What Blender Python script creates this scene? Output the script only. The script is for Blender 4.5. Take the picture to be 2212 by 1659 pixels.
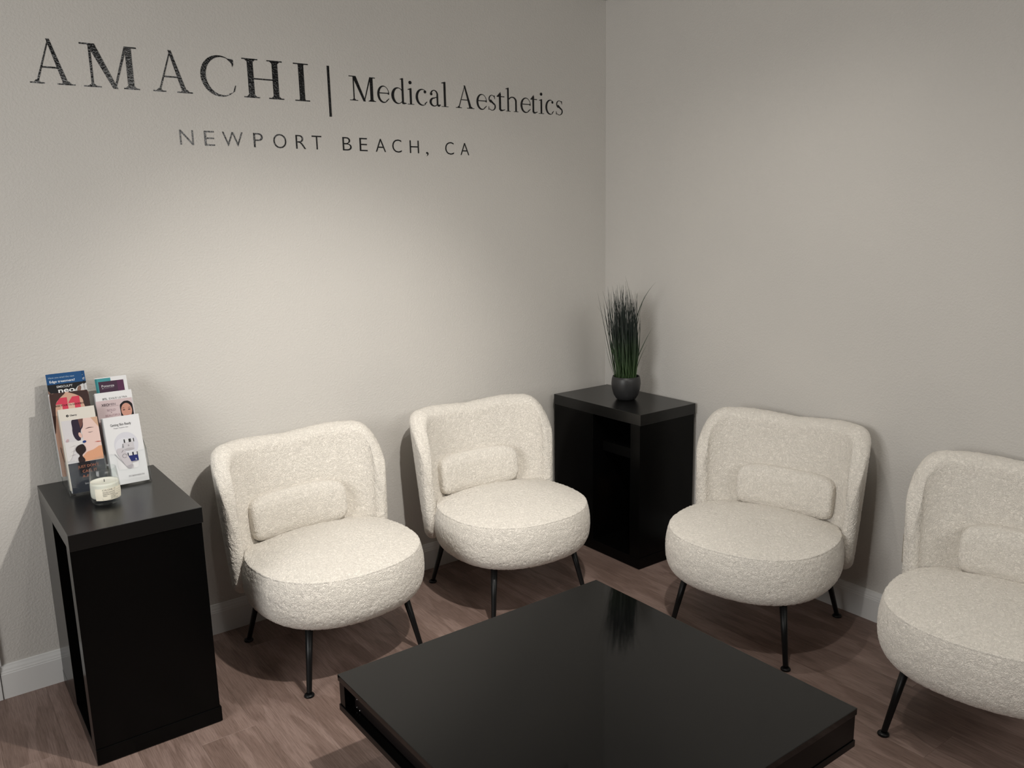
import bpy, bmesh, math, random
import numpy as np
from mathutils import Vector, Matrix, noise

random.seed(7)
for o in list(bpy.data.objects):
    bpy.data.objects.remove(o, do_unlink=True)
SC = bpy.context.scene
COL = SC.collection
PI = math.pi

# ------------------------------------------------------------------ camera
cam_d = bpy.data.cameras.new('camera')
cam = bpy.data.objects.new('camera', cam_d)
COL.objects.link(cam)
cam_d.sensor_fit = 'HORIZONTAL'
cam_d.sensor_width = 36.0
cam_d.lens = 1794.03 / 2212 * 36.0
cam_d.clip_start = 0.05
_r = Vector((0.80133336, -0.59789575, -0.01963464))
_u = Vector((0.13411319, 0.14756595, 0.97991731))
_f = Vector((0.58299099, 0.7878737, -0.19843522))
M = Matrix((_r, _u, -_f)).transposed().to_4x4()
M.translation = Vector((-3.1119, -3.3343, 1.6908))
cam.matrix_world = M
SC.camera = cam

# ------------------------------------------------------------------ world, lamps, exposure
world = bpy.data.worlds.new('world')
SC.world = world
world.use_nodes = True
bg = world.node_tree.nodes['Background']
bg.inputs[0].default_value = (0.95, 0.97, 1.0, 1)
bg.inputs[1].default_value = 0.05
SC.view_settings.view_transform = 'Standard'
SC.view_settings.look = 'None'
SC.view_settings.gamma = 1.0
SC.view_settings.use_curve_mapping = False
SC.view_settings.exposure = 0.06

CEIL = 2.755

def downlight(x, y, watts, col, size=124, blend=1.0, rad=0.03):
    d = bpy.data.lights.new('downlight', 'SPOT')
    d.energy = watts
    d.color = col
    d.spot_size = math.radians(size)
    d.spot_blend = blend
    d.shadow_soft_size = rad
    o = bpy.data.objects.new('downlight', d)
    COL.objects.link(o)
    o.location = (x, y, CEIL - 0.04)
    return o

def aimed(x, y, watts, col, size, target, rad=0.03):
    o = downlight(x, y, watts, col, size, 1.0, rad)
    o.rotation_euler = (Vector(target) - o.location).to_track_quat('-Z', 'Y').to_euler()
WARM = (1.0, 0.955, 0.885)
aimed(-1.80, -2.12, 142, WARM, 70, (-1.80, -0.40, 0.45))       # gimbal lamp: hot core on the first chair
aimed(-1.80, -2.12, 34, WARM, 100, (-1.80, -0.40, 0.45))        # its beam edge
downlight(-1.80, -2.12, 34, WARM, 150)                          # and its wide spill
downlight(-2.40, -1.34, 13, WARM, 150)
downlight(-1.00, -1.34, 26, (1.0, 0.95, 0.87), 150)
# added unseen fill lamps, behind and left of the camera, to lift the room
def area(loc, target, sx, sy, watts, col, spread=180):
    d = bpy.data.lights.new('fill_light', 'AREA')
    d.shape = 'RECTANGLE'; d.size = sx; d.size_y = sy
    d.energy = watts; d.color = col
    d.spread = math.radians(spread)
    o = bpy.data.objects.new('fill_light', d)
    COL.objects.link(o)
    o.location = loc
    o.rotation_euler = (Vector(target) - Vector(loc)).to_track_quat('-Z', 'Y').to_euler()
area((-5.45, -1.8, 1.9), (-1.6, -0.4, 1.3), 2.2, 1.5, 50, (1.0, 0.99, 0.965), 120)
area((-1.2, -5.0, 2.65), (-1.0, -0.2, 1.3), 2.2, 1.3, 50, (1.0, 0.975, 0.925))

# ------------------------------------------------------------------ materials
def new_mat(name):
    m = bpy.data.materials.new(name)
    m.use_nodes = True
    nt = m.node_tree
    b = nt.nodes['Principled BSDF']
    return m, nt, b

def plain(name, col, rough=0.5, spec=0.5, metal=0.0, sheen=0.0):
    m, nt, b = new_mat(name)
    b.inputs['Base Color'].default_value = (*col, 1)
    b.inputs['Roughness'].default_value = rough
    b.inputs['Specular IOR Level'].default_value = spec
    b.inputs['Metallic'].default_value = metal
    if sheen:
        b.inputs['Sheen Weight'].default_value = sheen
    return m

def add_bump(nt, b, height_socket, dist, strength=1.0, prev=None):
    n = nt.nodes.new('ShaderNodeBump')
    n.inputs['Distance'].default_value = dist
    n.inputs['Strength'].default_value = strength
    nt.links.new(height_socket, n.inputs['Height'])
    if prev:
        nt.links.new(prev.outputs[0], n.inputs['Normal'])
    nt.links.new(n.outputs[0], b.inputs['Normal'])
    return n

def noise_node(nt, scale, detail=2.0, rough=0.5, coord='Object', vec=None, dist=0.0):
    t = nt.nodes.new('ShaderNodeTexNoise')
    t.inputs['Scale'].default_value = scale
    t.inputs['Detail'].default_value = detail
    t.inputs['Roughness'].default_value = rough
    t.inputs['Distortion'].default_value = dist
    if vec is None:
        tc = nt.nodes.new('ShaderNodeTexCoord')
        vec = tc.outputs[coord]
    nt.links.new(vec, t.inputs['Vector'])
    return t

def ramp(nt, sock, stops):
    r = nt.nodes.new('ShaderNodeValToRGB')
    el = r.color_ramp.elements
    while len(el) < len(stops):
        el.new(0.5)
    for e, (p, c) in zip(el, stops):
        e.position = p
        e.color = (*c, 1) if len(c) == 3 else c
    nt.links.new(sock, r.inputs['Fac'])
    return r

def wall_material():
    m, nt, b = new_mat('painted_wall')
    b.inputs['Roughness'].default_value = 0.62
    b.inputs['Specular IOR Level'].default_value = 0.3
    big = noise_node(nt, 1.7, 2)
    r = ramp(nt, big.outputs['Fac'], [(0.3, (0.565, 0.545, 0.515)), (0.7, (0.59, 0.568, 0.535))])
    nt.links.new(r.outputs[0], b.inputs['Base Color'])
    fine = noise_node(nt, 120, 2, 0.5, dist=0.4)
    rr = ramp(nt, fine.outputs['Fac'], [(0.40, (0, 0, 0)), (0.62, (1, 1, 1))])
    add_bump(nt, b, rr.outputs[0], 0.0020, 0.24)
    return m

def boucle_material(name, col):
    m, nt, b = new_mat(name)
    b.inputs['Roughness'].default_value = 0.95
    b.inputs['Specular IOR Level'].default_value = 0.15
    b.inputs['Sheen Weight'].default_value = 0.25
    b.inputs['Sheen Roughness'].default_value = 0.6
    n1 = noise_node(nt, 95, 2, 0.55, dist=1.6)
    a1 = nt.nodes.new('ShaderNodeMath'); a1.operation = 'SUBTRACT'; a1.inputs[1].default_value = 0.5
    nt.links.new(n1.outputs['Fac'], a1.inputs[0])
    a2 = nt.nodes.new('ShaderNodeMath'); a2.operation = 'ABSOLUTE'
    nt.links.new(a1.outputs[0], a2.inputs[0])
    a3 = nt.nodes.new('ShaderNodeMapRange')            # curly ridges of the looped yarn
    a3.inputs['From Min'].default_value = 0.0; a3.inputs['From Max'].default_value = 0.16
    a3.inputs['To Min'].default_value = 1.0; a3.inputs['To Max'].default_value = 0.0
    nt.links.new(a2.outputs[0], a3.inputs['Value'])
    n2 = noise_node(nt, 330, 2, 0.5)
    a4 = nt.nodes.new('ShaderNodeMath'); a4.operation = 'MULTIPLY_ADD'
    a4.inputs[1].default_value = 0.45
    nt.links.new(n2.outputs['Fac'], a4.inputs[0]); nt.links.new(a3.outputs[0], a4.inputs[2])
    r = ramp(nt, a3.outputs[0], [(0.0, tuple(c * 0.90 for c in col)), (0.7, col)])
    nt.links.new(r.outputs[0], b.inputs['Base Color'])
    add_bump(nt, b, a4.outputs[0], 0.0035, 0.72)
    return m

def black_laminate(name, base=0.010, rough=0.2, tint=(1, 1, 1), spec=0.5, bump=0.25):
    m, nt, b = new_mat(name)
    b.inputs['Base Color'].default_value = (base * tint[0], base * tint[1], base * tint[2], 1)
    b.inputs['Specular IOR Level'].default_value = spec
    n = noise_node(nt, 60, 3)
    r = nt.nodes.new('ShaderNodeMapRange')
    r.inputs['To Min'].default_value = rough * 0.96
    r.inputs['To Max'].default_value = rough * 1.04
    nt.links.new(n.outputs['Fac'], r.inputs['Value'])
    nt.links.new(r.outputs[0], b.inputs['Roughness'])
    n2 = noise_node(nt, 500, 2)
    add_bump(nt, b, n2.outputs['Fac'], 0.0002, bump)
    return m

def wood_floor():
    m, nt, b = new_mat('oak_plank')
    tc = nt.nodes.new('ShaderNodeTexCoord')
    oi = nt.nodes.new('ShaderNodeObjectInfo')
    mul = nt.nodes.new('ShaderNodeVectorMath'); mul.operation = 'SCALE'
    mul.inputs['Scale'].default_value = 37.0
    comb = nt.nodes.new('ShaderNodeCombineXYZ')
    nt.links.new(oi.outputs['Random'], comb.inputs[0])
    nt.links.new(oi.outputs['Random'], comb.inputs[1])
    nt.links.new(oi.outputs['Random'], comb.inputs[2])
    nt.links.new(comb.outputs[0], mul.inputs[0])
    add = nt.nodes.new('ShaderNodeVectorMath'); add.operation = 'ADD'
    nt.links.new(tc.outputs['Object'], add.inputs[0])
    nt.links.new(mul.outputs[0], add.inputs[1])
    # large warped rings (cathedral grain) : stretched noise -> bands
    mp = nt.nodes.new('ShaderNodeMapping')
    mp.inputs['Scale'].default_value = (1.0, 0.16, 1.0)
    nt.links.new(add.outputs[0], mp.inputs['Vector'])
    warp = noise_node(nt, 5.5, 3, 0.55, vec=mp.outputs[0], dist=0.3)
    mm = nt.nodes.new('ShaderNodeMath'); mm.operation = 'MULTIPLY'
    mm.inputs[1].default_value = 30.0
    nt.links.new(warp.outputs['Fac'], mm.inputs[0])
    sn = nt.nodes.new('ShaderNodeMath'); sn.operation = 'SINE'
    nt.links.new(mm.outputs[0], sn.inputs[0])
    # fine fibres
    mp2 = nt.nodes.new('ShaderNodeMapping')
    mp2.inputs['Scale'].default_value = (1.0, 0.035, 1.0)
    nt.links.new(add.outputs[0], mp2.inputs['Vector'])
    fib = noise_node(nt, 380, 3, 0.65, vec=mp2.outputs[0], dist=0.15)
    mp3 = nt.nodes.new('ShaderNodeMapping')
    mp3.inputs['Scale'].default_value = (1.0, 0.3, 1.0)
    nt.links.new(add.outputs[0], mp3.inputs['Vector'])
    blot = noise_node(nt, 6, 3, 0.6, vec=mp3.outputs[0])
    tone = ramp(nt, blot.outputs['Fac'], [(0.25, (0.172, 0.120, 0.101)), (0.5, (0.238, 0.169, 0.145)), (0.78, (0.302, 0.222, 0.194))])
    ring = ramp(nt, sn.outputs[0], [(0.0, (0.76, 0.73, 0.71)), (0.30, (0.97, 0.96, 0.96)), (1.0, (1.04, 1.04, 1.04))])
    mx = nt.nodes.new('ShaderNodeMixRGB'); mx.blend_type = 'MULTIPLY'; mx.inputs['Fac'].default_value = 0.8
    nt.links.new(tone.outputs[0], mx.inputs[1]); nt.links.new(ring.outputs[0], mx.inputs[2])
    fr = ramp(nt, fib.outputs['Fac'], [(0.34, (0.66, 0.63, 0.61)), (0.60, (1.10, 1.10, 1.10))])
    mx2 = nt.nodes.new('ShaderNodeMixRGB'); mx2.blend_type = 'MULTIPLY'; mx2.inputs['Fac'].default_value = 0.85
    nt.links.new(mx.outputs[0], mx2.inputs[1]); nt.links.new(fr.outputs[0], mx2.inputs[2])
    # plank to plank tone
    pr = nt.nodes.new('ShaderNodeMapRange')
    pr.inputs['To Min'].default_value = 0.94; pr.inputs['To Max'].default_value = 1.10
    nt.links.new(oi.outputs['Random'], pr.inputs['Value'])
    mx3 = nt.nodes.new('ShaderNodeMixRGB'); mx3.blend_type = 'MULTIPLY'; mx3.inputs['Fac'].default_value = 1.0
    nt.links.new(mx2.outputs[0], mx3.inputs[1]); nt.links.new(pr.outputs[0], mx3.inputs[2])
    nt.links.new(mx3.outputs[0], b.inputs['Base Color'])
    b.inputs['Roughness'].default_value = 0.5
    b.inputs['Specular IOR Level'].default_value = 0.35
    add_bump(nt, b, fib.outputs['Fac'], 0.0006, 0.5)
    return m

def clear_plastic(name, tint=(0.96, 0.98, 0.98), rough=0.02, refl=0.45, extra=0.02):
    m = bpy.data.materials.new(name)
    m.use_nodes = True
    nt = m.node_tree
    nt.nodes.clear()
    out = nt.nodes.new('ShaderNodeOutputMaterial')
    mix = nt.nodes.new('ShaderNodeMixShader')
    tr = nt.nodes.new('ShaderNodeBsdfTransparent'); tr.inputs[0].default_value = (*tint, 1)
    gl = nt.nodes.new('ShaderNodeBsdfGlossy'); gl.inputs['Roughness'].default_value = rough
    gl.inputs[0].default_value = (1, 1, 1, 1)
    lw = nt.nodes.new('ShaderNodeLayerWeight'); lw.inputs['Blend'].default_value = 0.5
    pw = nt.nodes.new('ShaderNodeMath'); pw.operation = 'POWER'; pw.inputs[1].default_value = 4.0
    nt.links.new(lw.outputs['Facing'], pw.inputs[0])
    ad = nt.nodes.new('ShaderNodeMath'); ad.operation = 'MULTIPLY_ADD'
    ad.inputs[1].default_value = refl; ad.inputs[2].default_value = extra
    nt.links.new(pw.outputs[0], ad.inputs[0])
    nt.links.new(ad.outputs[0], mix.inputs[0])
    nt.links.new(tr.outputs[0], mix.inputs[1])
    nt.links.new(gl.outputs[0], mix.inputs[2])
    nt.links.new(mix.outputs[0], out.inputs[0])
    return m

def vinyl_material():
    m, nt, b = new_mat('gloss_black_vinyl')
    b.inputs['Base Color'].default_value = (0.003, 0.0035, 0.0045, 1)
    b.inputs['Roughness'].default_value = 0.06
    b.inputs['Specular IOR Level'].default_value = 0.4
    n = noise_node(nt, 150, 2, 0.5, dist=0.5)
    add_bump(nt, b, n.outputs['Fac'], 0.0024, 0.28)
    return m

MAT = {}
MAT['wall'] = wall_material()
MAT['far_wall'] = plain('far_wall_darkened', (0.06, 0.058, 0.055), 0.8, 0.2)  # unseen wall, colour darkened to stand in for an unlit room behind
MAT['ceiling'] = plain('ceiling_paint', (0.55, 0.54, 0.52), 0.8, 0.2)
MAT['trim'] = plain('white_trim_paint', (0.72, 0.72, 0.71), 0.38, 0.5)
MAT['boucle'] = boucle_material('cream_boucle', (0.86, 0.81, 0.735))
MAT['leg'] = plain('black_powder_coat', (0.004, 0.0045, 0.005), 0.4, 0.3)
MAT['black'] = black_laminate('black_laminate', 0.0018, 0.22, spec=0.13)
MAT['blacktop'] = black_laminate('black_laminate_top', 0.004, 0.28)
MAT['niche'] = black_laminate('dark_niche', 0.002, 0.4, (1, 1, 1), spec=0.15)
MAT['brownblack'] = black_laminate('reflection_tinted_panel', 0.007, 0.35, (1.25, 0.95, 0.95), spec=0.25)  # reddish tint puts the floor's reflection into the panel colour
MAT['coffeetop'] = black_laminate('coffee_table_top', 0.0025, 0.05, spec=0.34, bump=0.02)
MAT['floor'] = wood_floor()
MAT['underfloor'] = plain('plank_joint', (0.04, 0.032, 0.028), 0.8, 0.2)
MAT['vinyl'] = vinyl_material()
MAT['acrylic'] = clear_plastic('clear_acrylic', (0.975, 0.98, 0.98), refl=0.3, extra=0.004)
MAT['acrylic_edge'] = clear_plastic('acrylic_cut_edge', (0.42, 0.45, 0.46), 0.1, refl=0.3, extra=0.02)
MAT['glass'] = clear_plastic('candle_glass', (0.95, 0.965, 0.96), 0.015, 0.5, extra=0.022)
MAT['pot'] = plain('matte_charcoal_ceramic', (0.022, 0.022, 0.023), 0.42, 0.5)
MAT['soil'] = plain('dark_moss', (0.012, 0.013, 0.010), 0.9, 0.2)
MAT['steel'] = plain('bright_steel', (0.75, 0.75, 0.75), 0.25, 0.5, 1.0)
MAT['plate'] = plain('almond_plastic', (0.42, 0.38, 0.31), 0.5, 0.4)

def leaf_material(name, a, b_):
    m, nt, b = new_mat(name)
    tc = nt.nodes.new('ShaderNodeTexCoord')
    sep = nt.nodes.new('ShaderNodeSeparateXYZ')
    nt.links.new(tc.outputs['Object'], sep.inputs[0])
    mr = nt.nodes.new('ShaderNodeMapRange')
    mr.inputs['From Min'].default_value = 0.12; mr.inputs['From Max'].default_value = 0.42
    nt.links.new(sep.outputs[2], mr.inputs['Value'])
    n = noise_node(nt, 30, 2)
    ad = nt.nodes.new('ShaderNodeMath'); ad.operation = 'MULTIPLY_ADD'
    ad.inputs[1].default_value = 0.5; ad.inputs[2].default_value = -0.25
    nt.links.new(n.outputs['Fac'], ad.inputs[0])
    ad2 = nt.nodes.new('ShaderNodeMath'); ad2.operation = 'ADD'
    nt.links.new(mr.outputs[0], ad2.inputs[0]); nt.links.new(ad.outputs[0], ad2.inputs[1])
    r = ramp(nt, ad2.outputs[0], [(0.0, a), (0.75, b_)])
    nt.links.new(r.outputs[0], b.inputs['Base Color'])
    b.inputs['Roughness'].default_value = 0.4
    return m
MAT['grass'] = leaf_material('artificial_grass', (0.045, 0.085, 0.030), (0.016, 0.024, 0.020))
MAT['blade'] = leaf_material('artificial_leaf', (0.035, 0.080, 0.025), (0.022, 0.045, 0.026))

# ------------------------------------------------------------------ helpers
def mesh_obj(name, verts, faces, mat, parent=None, smooth=False):
    me = bpy.data.meshes.new(name)
    me.from_pydata([tuple(v) for v in verts], [], faces)
    me.update()
    return link_mesh(name, me, mat, parent, smooth)

def link_mesh(name, me, mat, parent=None, smooth=False):
    o = bpy.data.objects.new(name, me)
    COL.objects.link(o)
    if mat is not None and not me.materials:
        me.materials.append(mat)
    if parent is not None:
        o.parent = parent
    if smooth:
        me.polygons.foreach_set('use_smooth', [True] * len(me.polygons))
    return o

def bm_obj(name, bm, mat, parent=None, smooth=False):
    me = bpy.data.meshes.new(name)
    bmesh.ops.recalc_face_normals(bm, faces=bm.faces[:])
    bm.to_mesh(me)
    bm.free()
    return link_mesh(name, me, mat, parent, smooth)

def add_box(bm, x0, x1, y0, y1, z0, z1, bevel=0.0):
    v = [bm.verts.new((x, y, z)) for z in (z0, z1) for y in (y0, y1) for x in (x0, x1)]
    fs = []
    for idx in ((0, 2, 3, 1), (4, 5, 7, 6), (0, 1, 5, 4), (2, 6, 7, 3), (0, 4, 6, 2), (1, 3, 7, 5)):
        fs.append(bm.faces.new([v[i] for i in idx]))
    if bevel > 0:
        es = list({e for f in fs for e in f.edges})
        bmesh.ops.bevel(bm, geom=es, offset=bevel, segments=2, affect='EDGES', profile=0.5)

def box(name, x0, x1, y0, y1, z0, z1, mat, parent=None, bevel=0.0):
    bm = bmesh.new()
    add_box(bm, min(x0, x1), max(x0, x1), min(y0, y1), max(y0, y1), min(z0, z1), max(z0, z1), bevel)
    return bm_obj(name, bm, mat, parent)

def empty(name, loc, rotz=0.0):
    o = bpy.data.objects.new(name, None)
    COL.objects.link(o)
    o.location = loc
    o.rotation_euler = (0, 0, rotz)
    o.empty_display_size = 0.1
    return o

def tag(o, label, cat, group=None):
    o['label'] = label
    o['category'] = cat
    if group:
        o['group'] = group
    return o

def struct(o):
    o['kind'] = 'structure'
    return o

def lathe(name, prof, mat, parent=None, n=48, smooth=True, closed=False):
    vs, fs = [], []
    k = len(prof)
    for i in range(n):
        a = 2 * PI * i / n
        for (r, z) in prof:
            vs.append((r * math.cos(a), r * math.sin(a), z))
    for i in range(n):
        j = (i + 1) % n
        for q in range(k - 1 if not closed else k):
            w = (q + 1) % k
            fs.append((i * k + q, j * k + q, j * k + w, i * k + w))
    me = bpy.data.meshes.new(name)
    me.from_pydata(vs, [], fs)
    bm = bmesh.new(); bm.from_mesh(me)
    bmesh.ops.remove_doubles(bm, verts=bm.verts[:], dist=1e-5)
    bmesh.ops.recalc_face_normals(bm, faces=bm.faces[:])
    bm.to_mesh(me); bm.free()
    return link_mesh(name, me, mat, parent, smooth)

def dup(root, loc, rotz):
    r = root.copy(); COL.objects.link(r)
    r.location = loc; r.rotation_euler = (0, 0, rotz)
    for ch in list(root.children):
        c = ch.copy(); COL.objects.link(c); c.parent = r
        for g in list(ch.children):
            d = g.copy(); COL.objects.link(d); d.parent = c
    return r

# ------------------------------------------------------------------ room shell
XL, YB = -5.6, -5.6
struct(box('wall_back', XL, 0.12, 0.0, 0.12, -0.02, CEIL + 0.02, MAT['wall']))
struct(box('wall_right', 0.0, 0.12, YB, 0.0, -0.02, CEIL + 0.02, MAT['wall']))
struct(box('wall_left', XL - 0.12, XL, YB, 0.0, -0.02, CEIL + 0.02, MAT['wall']))
struct(box('wall_front', XL, 0.12, YB - 0.12, YB, -0.02, CEIL + 0.02, MAT['far_wall']))
struct(box('ceiling', XL, 0.12, YB, 0.12, CEIL, CEIL + 0.1, MAT['ceiling']))
floor = struct(box('floor', XL, 0.12, YB, 0.12, -0.06, -0.008, MAT['underfloor']))

def baseboard(name, pts_dir, length, origin):
    # profile in (depth, z); extruded along pts_dir
    prof = [(0, 0), (0.014, 0), (0.014, 0.094), (0.0125, 0.097), (0.0125, 0.101), (0.0105, 0.106), (0.0095, 0.112),
            (0.0065, 0.120), (0.005, 0.1265), (0.0, 0.128)]
    d = Vector(pts_dir[0]); n = Vector(pts_dir[1])
    vs, fs = [], []
    for e in (0.0, length):
        for (a, z) in prof:
            v = Vector(origin) + d * e + n * a
            vs.append((v.x, v.y, z))
    k = len(prof)
    for i in range(k - 1):
        fs.append((i, i + 1, k + i + 1, k + i))
    fs.append(tuple(range(k))); fs.append(tuple(range(2 * k - 1, k - 1, -1)))
    bm = bmesh.new()
    bvs = [bm.verts.new(v) for v in vs]
    for f in fs:
        bm.faces.new([bvs[i] for i in f])
    return struct(bm_obj(name, bm, MAT['trim']))
baseboard('baseboard_back', ((1, 0, 0), (0, -1, 0)), 2.984, (-2.984, -0.0, 0))
baseboard('baseboard_right', ((0, -1, 0), (-1, 0, 0)), 5.59, (0, -0.014, 0))
# edge of the white door casing that just enters the frame at far left
bm = bmesh.new()
add_box(bm, -3.075, -2.977, -0.012, -0.0005, 0.1285, 2.12, 0.002)
add_box(bm, -3.09, -2.986, -0.018, -0.0005, 0.0, 0.128, 0.002)
struct(bm_obj('trim_1', bm, MAT['trim']))

# floor planks, running along y
PW, PL, PT = 0.178, 1.22, 0.008
def plank_mesh(w, l):
    bm = bmesh.new()
    add_box(bm, -w / 2 + 0.00012, w / 2 - 0.00012, -l / 2 + 0.00012, l / 2 - 0.00012, -PT, 0.0)
    top = [e for e in bm.edges if all(v.co.z > -0.001 for v in e.verts)]
    bmesh.ops.bevel(bm, geom=top, offset=0.0005, segments=1, affect='EDGES')
    me = bpy.data.meshes.new('plank')
    bmesh.ops.recalc_face_normals(bm, faces=bm.faces[:])
    bm.to_mesh(me); bm.free()
    me.materials.append(MAT['floor'])
    return me
plank_cache = {}
rng = random.Random(11)
x = -0.002
ci = 0
while x > -3.75:
    w = PW
    off = [0.0, 0.43, 0.86, 0.22, 0.65, 1.05][ci % 6] + rng.uniform(-0.08, 0.08)
    y = off - PL
    y1 = -0.002
    ys = []
    y = -0.002
    first = PL - (off % PL)
    cuts = [first]
    while sum(cuts) < 3.6:
        cuts.append(PL)
    for l in cuts:
        key = round(l, 3)
        if key not in plank_cache:
            plank_cache[key] = plank_mesh(w, l)
        o = bpy.data.objects.new('plank', plank_cache[key])
        COL.objects.link(o)
        o.parent = floor
        o.location = (x - w / 2, y - l / 2, 0)
        y -= l
    x -= w
    ci += 1

# ------------------------------------------------------------------ wall lettering
def ell(cx, cy, rx, ry, a0, a1, n=28):
    return [(cx + rx * math.cos(math.radians(a0 + (a1 - a0) * i / n)), cy + ry * math.sin(math.radians(a0 + (a1 - a0) * i / n))) for i in range(n + 1)]
def bar(x0, y0, x1, y1, w, w1=None):
    """slanted bar of horizontal width w (bottom) / w1 (top)"""
    w1 = w if w1 is None else w1
    return [(x0 - w / 2, y0), (x0 + w / 2, y0), (x1 + w1 / 2, y1), (x1 - w1 / 2, y1)]
def rect(x0, y0, x1, y1):
    return [(x0, y0), (x1, y0), (x1, y1), (x0, y1)]
def crescent(cx, cy, rx, ry, ix, iy, dx, a0, a1, dy=0.0, n=30):
    """bowl of varying thickness: outer ellipse minus shifted inner ellipse, as quads"""
    o = ell(cx, cy, rx, ry, a0, a1, n); i = ell(cx + dx, cy + dy, ix, iy, a0, a1, n)
    return [[o[k], o[k + 1], i[k + 1], i[k]] for k in range(n)]
def serif(x0, x1, y, t, up, sx0, sx1):
    """slab with small brackets towards the stem sx0..sx1"""
    s = 1 if up else -1
    return [rect(x0, y if up else y - t, x1, y + t if up else y),
            [(sx0 - 0.05, y + s * t), (sx1 + 0.05, y + s * t), (sx1, y + s * (t + 0.055)), (sx0, y + s * (t + 0.055))]]

SER = {}   # glyph -> polygons; drawn with cap height 1 and natural width, later stretched to the measured width
T = 0.030
SER['A'] = [bar(0.155, 0, 0.500, 1.0, 0.048, 0.030), bar(0.800, 0, 0.485, 1.015, 0.125, 0.075), rect(0.27, 0.355, 0.70, 0.393)] \
    + serif(0.0, 0.32, 0, T, True, 0.135, 0.185) + serif(0.60, 1.0, 0, T, True, 0.745, 0.865)
SER['M'] = [bar(0.165, 0, 0.165, 0.99, 0.042), bar(0.555, -0.01, 0.190, 1.0, 0.085, 0.135), bar(0.545, -0.01, 0.795, 1.0, 0.035, 0.05),
            bar(0.835, 0, 0.835, 1.0, 0.112)] + serif(0.01, 0.31, 0, T, True, 0.145, 0.185) + serif(0.70, 0.985, 0, T, True, 0.78, 0.89) \
    + [rect(0.0, 0.965, 0.2, 1.0), rect(0.80, 0.965, 0.985, 1.0)]
SER['C'] = crescent(0.55, 0.49, 0.55, 0.515, 0.475, 0.475, 0.075, 62, 300) + [
    [(0.80, 0.945), (0.93, 0.80), (0.965, 0.80), (0.965, 0.93)], [(0.80, 0.03), (0.955, 0.13), (1.0, 0.28), (0.975, 0.28), (0.90, 0.10), (0.78, 0.06)],
    [(0.806, 0.944), (0.965, 0.80), (0.930, 0.74), (0.91, 0.83), (0.77, 0.945)]]
SER['H'] = [bar(0.215, 0, 0.215, 1, 0.135), bar(0.785, 0, 0.785, 1, 0.135), rect(0.2, 0.475, 0.8, 0.512)] \
    + serif(0.035, 0.395, 0, T, True, 0.15, 0.28) + serif(0.605, 0.965, 0, T, True, 0.72, 0.85) \
    + serif(0.035, 0.395, 1, T, False, 0.15, 0.28) + serif(0.605, 0.965, 1, T, False, 0.72, 0.85)
SER['I'] = [bar(0.5, 0, 0.5, 1, 0.36)] + serif(0.0, 1.0, 0, T, True, 0.34, 0.66) + serif(0.0, 1.0, 1, T, False, 0.34, 0.66)
XH = 0.69
SER['e'] = crescent(0.52, 0.345, 0.50, 0.36, 0.385, 0.315, 0.065, 0, 312, 0.005) + [rect(0.10, 0.375, 0.93, 0.415), [(0.90, 0.345), (1.02, 0.345), (0.985, 0.45), (0.90, 0.42)],
            [(0.80, 0.055), (1.0, 0.16), (0.985, 0.19), (0.74, 0.085)]]
SER['d'] = crescent(0.42, 0.335, 0.42, 0.35, 0.30, 0.31, 0.06, 20, 340, 0.0) + [bar(0.76, 0.02, 0.76, 1.08, 0.13), [(0.60, 1.02), (0.70, 1.02), (0.825, 1.09), (0.80, 1.09), (0.60, 1.045)],
            [(0.70, 0.0), (0.825, -0.01), (1.0, 0.02), (1.0, 0.045), (0.80, 0.07)]]
SER['i'] = [bar(0.5, 0, 0.5, 0.68, 0.30), rect(0.02, 0, 0.98, 0.026), [(0.08, 0.62), (0.35, 0.62), (0.65, 0.70), (0.55, 0.70), (0.08, 0.645)], ell(0.47, 0.93, 0.23, 0.075, 0, 360, 20)[:-1]]
SER['c'] = crescent(0.55, 0.345, 0.55, 0.36, 0.43, 0.32, 0.085, 50, 305) + [ell(0.83, 0.585, 0.115, 0.065, 0, 360, 16)[:-1], [(0.82, 0.055), (1.0, 0.15), (0.98, 0.18), (0.75, 0.085)]]
SER['a'] = [bar(0.70, 0.05, 0.70, 0.50, 0.145)] + crescent(0.42, 0.49, 0.355, 0.215, 0.22, 0.175, 0.0, 0, 165) + \
    crescent(0.38, 0.18, 0.38, 0.195, 0.25, 0.15, 0.06, 80, 350) + [[(0.36, 0.335), (0.40, 0.375), (0.72, 0.425), (0.72, 0.385)], ell(0.17, 0.52, 0.11, 0.06, 0, 360, 14)[:-1],
                                                                     [(0.63, 0.07), (0.74, -0.01), (0.86, -0.01), (1.0, 0.07), (0.98, 0.085), (0.77, 0.08)]]
SER['l'] = [bar(0.5, 0, 0.5, 1.08, 0.30), rect(0.0, 0, 1.0, 0.026), [(0.05, 1.02), (0.35, 1.02), (0.65, 1.095), (0.55, 1.095), (0.05, 1.045)]]
SER['s'] = crescent(0.46, 0.515, 0.40, 0.185, 0.30, 0.155, 0.03, 45, 250) + crescent(0.50, 0.175, 0.46, 0.185, 0.34, 0.155, -0.03, -135, 75) + [
    [(0.20, 0.44), (0.36, 0.36), (0.72, 0.25), (0.86, 0.27), (0.62, 0.38), (0.32, 0.50)],
    [(0.72, 0.67), (0.84, 0.68), (0.86, 0.52), (0.82, 0.52)], [(0.08, 0.17), (0.04, 0.17), (0.03, 0.02), (0.14, 0.02)]]
SER['t'] = [bar(0.40, 0.05, 0.40, 0.80, 0.24), rect(0.02, 0.635, 0.93, 0.675), [(0.02, 0.66), (0.28, 0.67), (0.5, 0.86), (0.45, 0.86)], [(0.28, 0.08), (0.42, -0.01), (0.65, -0.012), (1.0, 0.06), (0.98, 0.085), (0.70, 0.055), (0.52, 0.08)]]
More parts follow.
